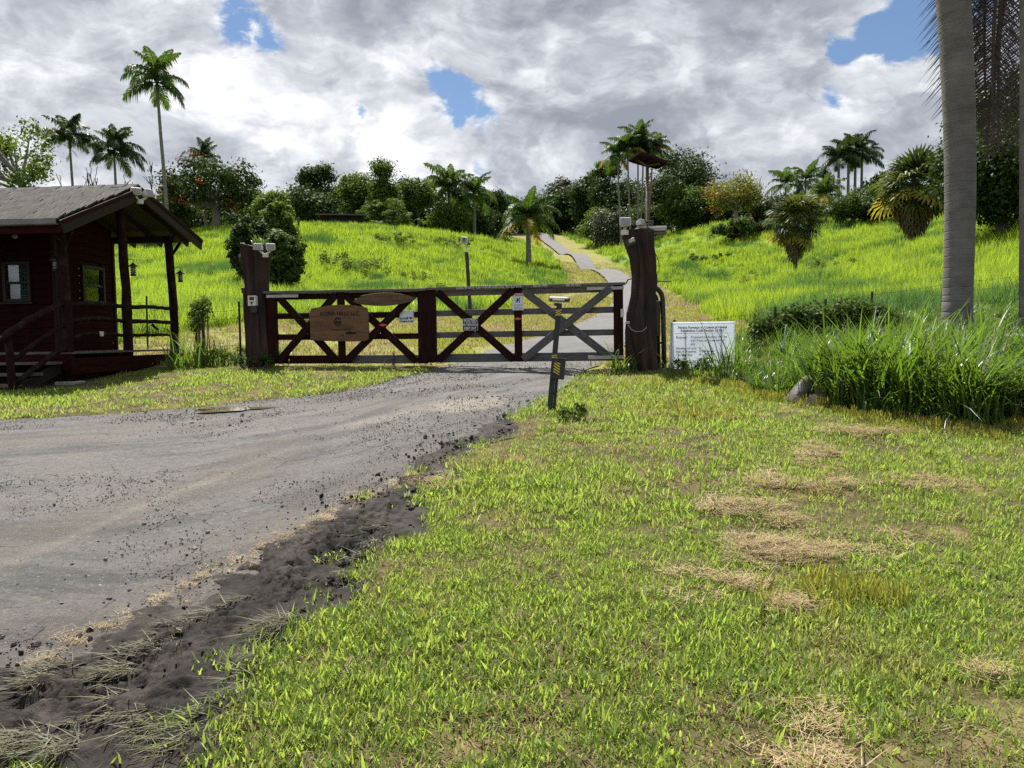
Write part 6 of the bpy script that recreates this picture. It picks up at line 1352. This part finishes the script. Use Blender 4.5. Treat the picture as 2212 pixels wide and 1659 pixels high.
# fan palms in the field
def fan_palm(label, x, y_head, y_base, d, tr, fl, nf, nd, seed):
    rg = random.Random(seed); head = at(x, y_head, d); bz = HT(head.x, d); hz = head.z - bz; t_ = thing('fan_palm', label, 'palm tree', (head.x, d, bz), 0, 'fan palms in the field')
    ringed([(0, 0, -.3), (0, 0, hz * .5), (0, 0, hz)], [tr * 1.2, tr, tr], 10, 20, .08).build('trunk', M_BARK, t_, smooth=True)
    for i in range(nf):
        f = (i + .5) / nf; el = R(82) - f * R(135); az = i * 2.39996
        me = yelfan if f > .72 and rg.random() < .35 else rg.choice(fanset)
        link('frond', me, None, t_, Matrix.Translation((0, 0, hz)) @ Matrix.Rotation(az, 4, 'Z') @ Matrix.Rotation(-el, 4, 'Y') @ Matrix.Rotation(rg.uniform(-.4, .4), 4, 'X') @ Matrix.Scale(fl / 2 * rg.uniform(.85, 1.1), 4))
    for i in range(nd):
        f = (i + .5) / nd; az = i * 2.39996
        link('dead_frond', rg.choice(deadfan), None, t_, Matrix.Translation((0, 0, hz - .1 - f * fl * .50)) @ Matrix.Rotation(az, 4, 'Z') @ Matrix.Rotation(R(40) + R(34) * f, 4, 'Y') @ Matrix.Scale(fl / 2 * rg.uniform(.85, 1.15) * (1 - .30 * f), 4))
    return t_
fan_palm('mid field fan palm with a short brown skirt standing alone', 1719, 482, 585, 60, .15, 3.0, 46, 24, 131); fan_palm('large fan palm with a long dead skirt at the right of the field', 1976, 405, 530, 50, .20, 3.2, 46, 40, 132)

# ---- right foreground palms
def royal(label, px_b, py_b, px_t, d, r0, r1, Hh, seed, crown=True):
    b = at(px_b, py_b, d); bz = HT(b.x, d); t0 = at(px_t, 0, d); sl = (t0.x - b.x) / (t0.z - bz); t_ = thing('royal_palm', label, 'palm tree', (b.x, d, bz), 0, 'thick trunked palms at the right edge')
    P = []; Rd = []; z = -.3; k = 0; rg = random.Random(seed)
    while z < Hh:
        f = max(0, z / Hh); xf = lambda q: sl * q + .10 * math.sin(min(1, max(0, q) / 6.0) * math.pi) * (1 if px_b < 2150 else 0); r = r0 + (r1 - r0) * min(1, z / 6.0) ; r *= (1 + .12 * math.exp(-z / .5))
        st_ = rg.uniform(.11, .21) if z < 4.5 else rg.uniform(.10, .16)
        P += [(xf(q), 0, q) for q in (z, z + .004, z + .012, z + .016, z + .026, z + st_ - .010)]; Rd += [r, r * .988, r * .988, r, r, r]; z += st_
    MB().tube(P, Rd, 32, wob=.0015, rng=rg).build('trunk', M_ROYAL, t_, smooth=True)
    hx = P[-1][0]
    if crown:
        MB().tube([(hx, 0, Hh - .1), (hx, 0, Hh + 1.0), (hx, 0, Hh + 1.7)], [r1 * 1.05, r1 * .9, r1 * .4], 16).build('crownshaft', M_SHAFT, t_, smooth=True)
        for i in range(13):
            kd = ('up', 'arch', 'low')[min(2, i * 3 // 13)]; link('frond', rg.choice(FS_G[kd]), None, t_, Matrix.Translation((hx, 0, Hh + 1.5)) @ Matrix.Rotation(i * 2.39996, 4, 'Z') @ Matrix.Scale(1.15, 4))
    return t_, hx
M_ROYAL = pm('royal_palm_bark', [(.105, .100, .097), (.150, .144, .140), (.20, .193, .188)], 2.2, .9, .45, 40, (1, 1, 1.6), .15, detail=9)
t1, _ = royal('thick grey ringed royal palm trunk at the right of the picture', 2066, 712, 2057, 13.6, .228, .268, 11.5, 141)
t2, hx = royal('second grey palm trunk cut by the right picture edge', 2226, 690, 2228, 12.6, .15, .16, 10.0, 142)
# dead fronds hanging from the second palm
hang = [feather('hanging_dead_frond', 4.6, R(-78), R(-92), 1.05, .030, 58, .30, 12, mat=FR_BD), feather('hanging_dead_frond', 4.6, R(-84), R(-98), .95, .030, 56, .35, 13, mat=FR_BD)]
for i, (dx, dz, az, s_) in enumerate([(.45, 8.4, 1.9, 1.0), (.95, 8.1, 1.3, .98), (1.35, 8.6, 1.7, 1.0), (.70, 7.4, 1.5, .80), (1.15, 7.2, 2.1, .8), (.85, 9.2, 1.6, 1.0), (1.6, 8.2, 1.5, 1.0), (1.5, 7.0, 1.9, .8), (.55, 9.6, 1.4, 1.0)]):
    link('hanging_dead_frond', hang[i % 2], None, t2, Matrix.Translation((dx, 2.2 + .25 * (i % 3), dz)) @ Matrix.Rotation(az, 4, 'Z') @ Matrix.Scale(s_, 4))
tree('dense_tree', 'dense dark glossy tree behind the right palm trunks', 2165, 240, 36, 250, L_DARK, .92, 80, .16, 'round', 143, 'right edge trees', per=230, clr=.26, base=HT(at(2150, 235, 36).x, 36)); tree('dense_tree', 'second dark tree mass filling the right picture edge', 2240, 120, 40, 300, L_DARK, .95, 70, .18, 'round', 144, 'right edge trees', per=220, clr=.26)

# ---- small plants
def clump(name, label, px, py, w_, h_, mat, seed, leaf=.07, n=14, per=60, cat='weed', group='weed clumps', d=None):
    rng = np.random.RandomState(seed); q = hit(px, py) if d is None else at(px, py, d); bz = HT(q.x, q.y); t_ = thing(name, label, cat, (q.x, q.y, bz), 0, group)
    c = [(rng.uniform(-.5, .5) * w_, rng.uniform(-.3, .3) * w_, rng.uniform(.2, .85) * h_) for _ in range(n)]; V, F = leaf_cards(c, [min(w_, h_) * .28] * n, per, leaf, rng); link('foliage', mesh_np('foliage', V, F), mat, t_)
    mb = MB(); rg = random.Random(seed)
    for k in range(5): a = c[k % n]; mb.tube([(a[0] * .3, a[1] * .3, -.05), a], [.012, .005], 4)
    o = mb.build('stems', M_BARK, t_); o['kind'] = 'stuff'; return t_
for lb, x, y, w_, h_, mt, sd, lf in [('leafy weed clump in the field above the wooden slab sign', 790, 598, 3.2, 1.5, L_LIGHT, 150, .16), ('leafy weed clump below the dark bush in the field', 690, 585, 4.2, 1.3, L_MID, 151, .16), ('broad weed clump right above the plank sign in the field', 905, 612, 2.4, .9, L_LIGHT, 152, .13), ('weed patch high on the left grass hill', 860, 530, 4.5, 1.3, L_LIGHT, 153, .2), ('weed patch near the crest left of the short palm', 970, 535, 5, 1.3, L_LIGHT, 154, .2), ('weeds in the field behind the lamp post foot', 930, 640, 2.2, .8, L_LIGHT, 155, .12), ('dark weed patch in the right field beside the stump top', 1530, 568, 4.0, .9, L_MID, 156, .2), ('shadowed weed patch right of the lone fan palm', 1810, 590, 3.5, .8, L_LIGHT, 157, .16), ('pale weed patch low in the right field', 1640, 625, 2.5, .7, L_LIGHT, 158, .12)]:
    clump('weed_clump', lb, x, y, w_, h_, mt, sd, lf, 18, 50)
clump('weed_clump', 'small broadleaf weed at the foot of the leaning keypad post', 1232, 912, .34, .22, L_LIGHT, 160, .05, 10, 26); clump('weed_clump', 'dark leafy weeds around the foot of the left stump post', 548, 795, .75, .28, L_MID, 161, .05, 16, 40); clump('weed_clump', 'leafy weeds at the left of the stump post foot', 500, 790, .8, .35, L_LIGHT, 162, .06, 16, 40); clump('weed_clump', 'leafy weeds under the notice board', 1480, 805, .9, .28, L_MID, 163, .05, 16, 40)
def vine(label, pts, seed, mat, n_, rad, leaf, group='fence vines'):
    rng = np.random.RandomState(seed); q = pts[0]; o = Vector((q[0], q[1], HT(q[0], q[1]))); t_ = thing('fence_vine', label, 'vine', tuple(o), 0, group); c = []
    for i in range(n_):
        k = rng.randint(0, len(pts) - 1); f = rng.uniform(); a, b = pts[k], pts[k + 1]; x = a[0] + (b[0] - a[0]) * f; y = a[1] + (b[1] - a[1]) * f; z = HT(x, y) + (a[2] + (b[2] - a[2]) * f) + rng.normal(0, rad * .6); c.append((x - o.x, y - o.y + rng.normal(0, .06), z - o.z))
    V, F = leaf_cards(c, [rad] * n_, 42, leaf, rng, squash=.8); link('leaves', mesh_np('leaves', V, F), mat, t_)
    mb = MB()
    for i in range(0, n_, 3): mb.tube([(c[i][0], c[i][1], c[i][2]), (c[i][0] + rng.normal(0, .06), c[i][1], HT(c[i][0] + o.x, c[i][1] + o.y) - o.z)], [.007, .010], 4)
    s_ = mb.build('stems', M_BARK, t_); s_['kind'] = 'stuff'
vine('leafy vine on the wire fence between cabin and left stump post', [(-5.8, 14.75, 1.1), (-6.1, 15.1, 1.15), (-6.2, 15.3, .75), (-6.5, 16.0, .95), (-6.9, 16.9, .6)], 170, L_LIGHT, 46, .15, .075); vine('dense dark vine matted over the right fence behind the cane grass', [(lambda q: (q.x, q.y, q.z - HT(q.x, q.y) - .02))(at(px_, py_, d__)) for px_, py_, d__ in ((1630, 712, 13.4), (1720, 690, 13.6), (1800, 682, 13.7), (1880, 685, 13.8), (1950, 708, 13.9))], 171, L_MID, 150, .19, .085)
# cane clumps by posts and cabin
def cane_clump(label, px, py, h_, n_, r_, seed, d=None):
    q = hit(px, py) if d is None else at(px, py, d); o = thing('grass_clump', label, 'grass clump', (q.x, q.y, HT(q.x, q.y)), 0, 'long grass clumps'); me = blades('blades', np.random.RandomState(seed), n_, r_, h_ * .45, h_, .020, .55, 1.3, 5, M_TALL); link('blades', me, None, o)
cane_clump('long grass clump at the right foot of the left stump post', 610, 785, .62, 60, .26, 180); cane_clump('long grass tuft in front of the right stump post', 1345, 805, .70, 44, .28, 181); cane_clump('tall dark grass clump beside the cabin porch corner', 415, 795, 1.05, 120, .42, 182); cane_clump('arching grass right of the porch corner clump', 480, 790, .75, 60, .36, 183); cane_clump('long grass blades rising across the notice board corner', 1572, 815, 1.15, 46, .22, 184); cane_clump('long grass hanging at the foot of the notice board', 1480, 812, .55, 50, .40, 185); cane_clump('light green cane clump behind the gate left of the slab sign', 660, 700, 1.5, 110, .6, 186); cane_clump('light green cane clump behind the gate right of the slab sign', 880, 690, 1.2, 90, .6, 187); cane_clump('grass tuft growing on top of the left stump post', 558, 790, .0001, 4, .01, 188) if False else None
_p = at(560, 528, 14.1); o = thing('stump_fern', 'small plant sprouting from the cut top of the left stump post', 'plant', tuple(_p)); link('sprout_blades', blades('sprout_blades', np.random.RandomState(9), 36, .12, .08, .28, .022, .6, 1.2, 4, M_TALL), None, o)
# things on the hill
t_ = thing('shed', 'small dark shed half hidden by trees at the left of the centre wood', 'shed', (at(740, 480, 96).x, 96, HT(at(740, 480, 96).x, 96)), .15); zt = at(740, 466, 96).z - t_.location.z
MB().box((0, 0, zt / 2 - .2), (5.2, 3, zt + .1)).build('walls', M_ROOFU, t_); MB().box((0, -.2, zt - .05), (5.9, 3.8, .16), Matrix.Rotation(.06, 3, 'X')).build('roof', M_GREYW, t_)
t_ = thing('green_bin', 'dark green bin below the palm cluster beside the right stump post', 'bin', (at(1391, 490, 118).x, 118, HT(at(1391, 490, 118).x, 118)))
zt = max(1.0, at(1391, 476, 118).z - t_.location.z); M_BIN = pm('green_plastic', [(.010, .050, .032)], rough=.5); MB().tube([(0, 0, 0), (0, 0, zt)], [.62, .78], 4).build('bin_body', M_BIN, t_, .03); MB().box((0, 0, zt + .03), (1.25, 1.25, .10)).build('lid', M_BIN, t_, .02)
t_ = thing('fallen_log', 'dark fallen branch pile on the grassy bank right of the drive', 'log', tuple(hit(1310, 508))); MB().tube([(-3.2, 0, .15), (-1, 0, .5), (1.5, .2, .75), (3, .2, .7)], [.16, .26, .28, .2], 8).build('log_body', M_BARK, t_, smooth=True); MB().tube([(-.5, 0, .5), (.8, -.3, 1.0), (1.8, -.4, 1.1)], [.16, .13, .06], 6).build('branch', M_BARK, t_, smooth=True)
t_ = thing('fence_post', 'short grey post at the left end of the hill crest', 'post', tuple(hit(645, 500))); MB().tube([(0, 0, -.2), (.03, 0, 1.4), (.03, 0, 1.46)], [.12, .11, .08], 8).build('post_body', M_GREYW, t_, smooth=True)
t_ = thing('rock', 'dark rock beside the foot of the second palm trunk', 'rock', tuple(at(2192, 690, 12.2))); t_.location.z = HT(t_.location.x, t_.location.y); link('rock_body', stone(91), M_CONC, t_, Matrix.Scale(.34, 4) @ Matrix.Translation((0, 0, .3)))

# ------------------------------------------------------------------ lettering becomes plain mesh
bpy.context.view_layer.update(); _dg = bpy.context.evaluated_depsgraph_get()
for o in [o for o in COL.objects if o.type == 'FONT']:
    me = bpy.data.meshes.new_from_object(o.evaluated_get(_dg)); n_ = bpy.data.objects.new('lettering', me); COL.objects.link(n_); par = o.parent; ml = o.matrix_local.copy(); bpy.data.objects.remove(o); n_.name = 'lettering'; n_.parent = par; n_.matrix_local = ml
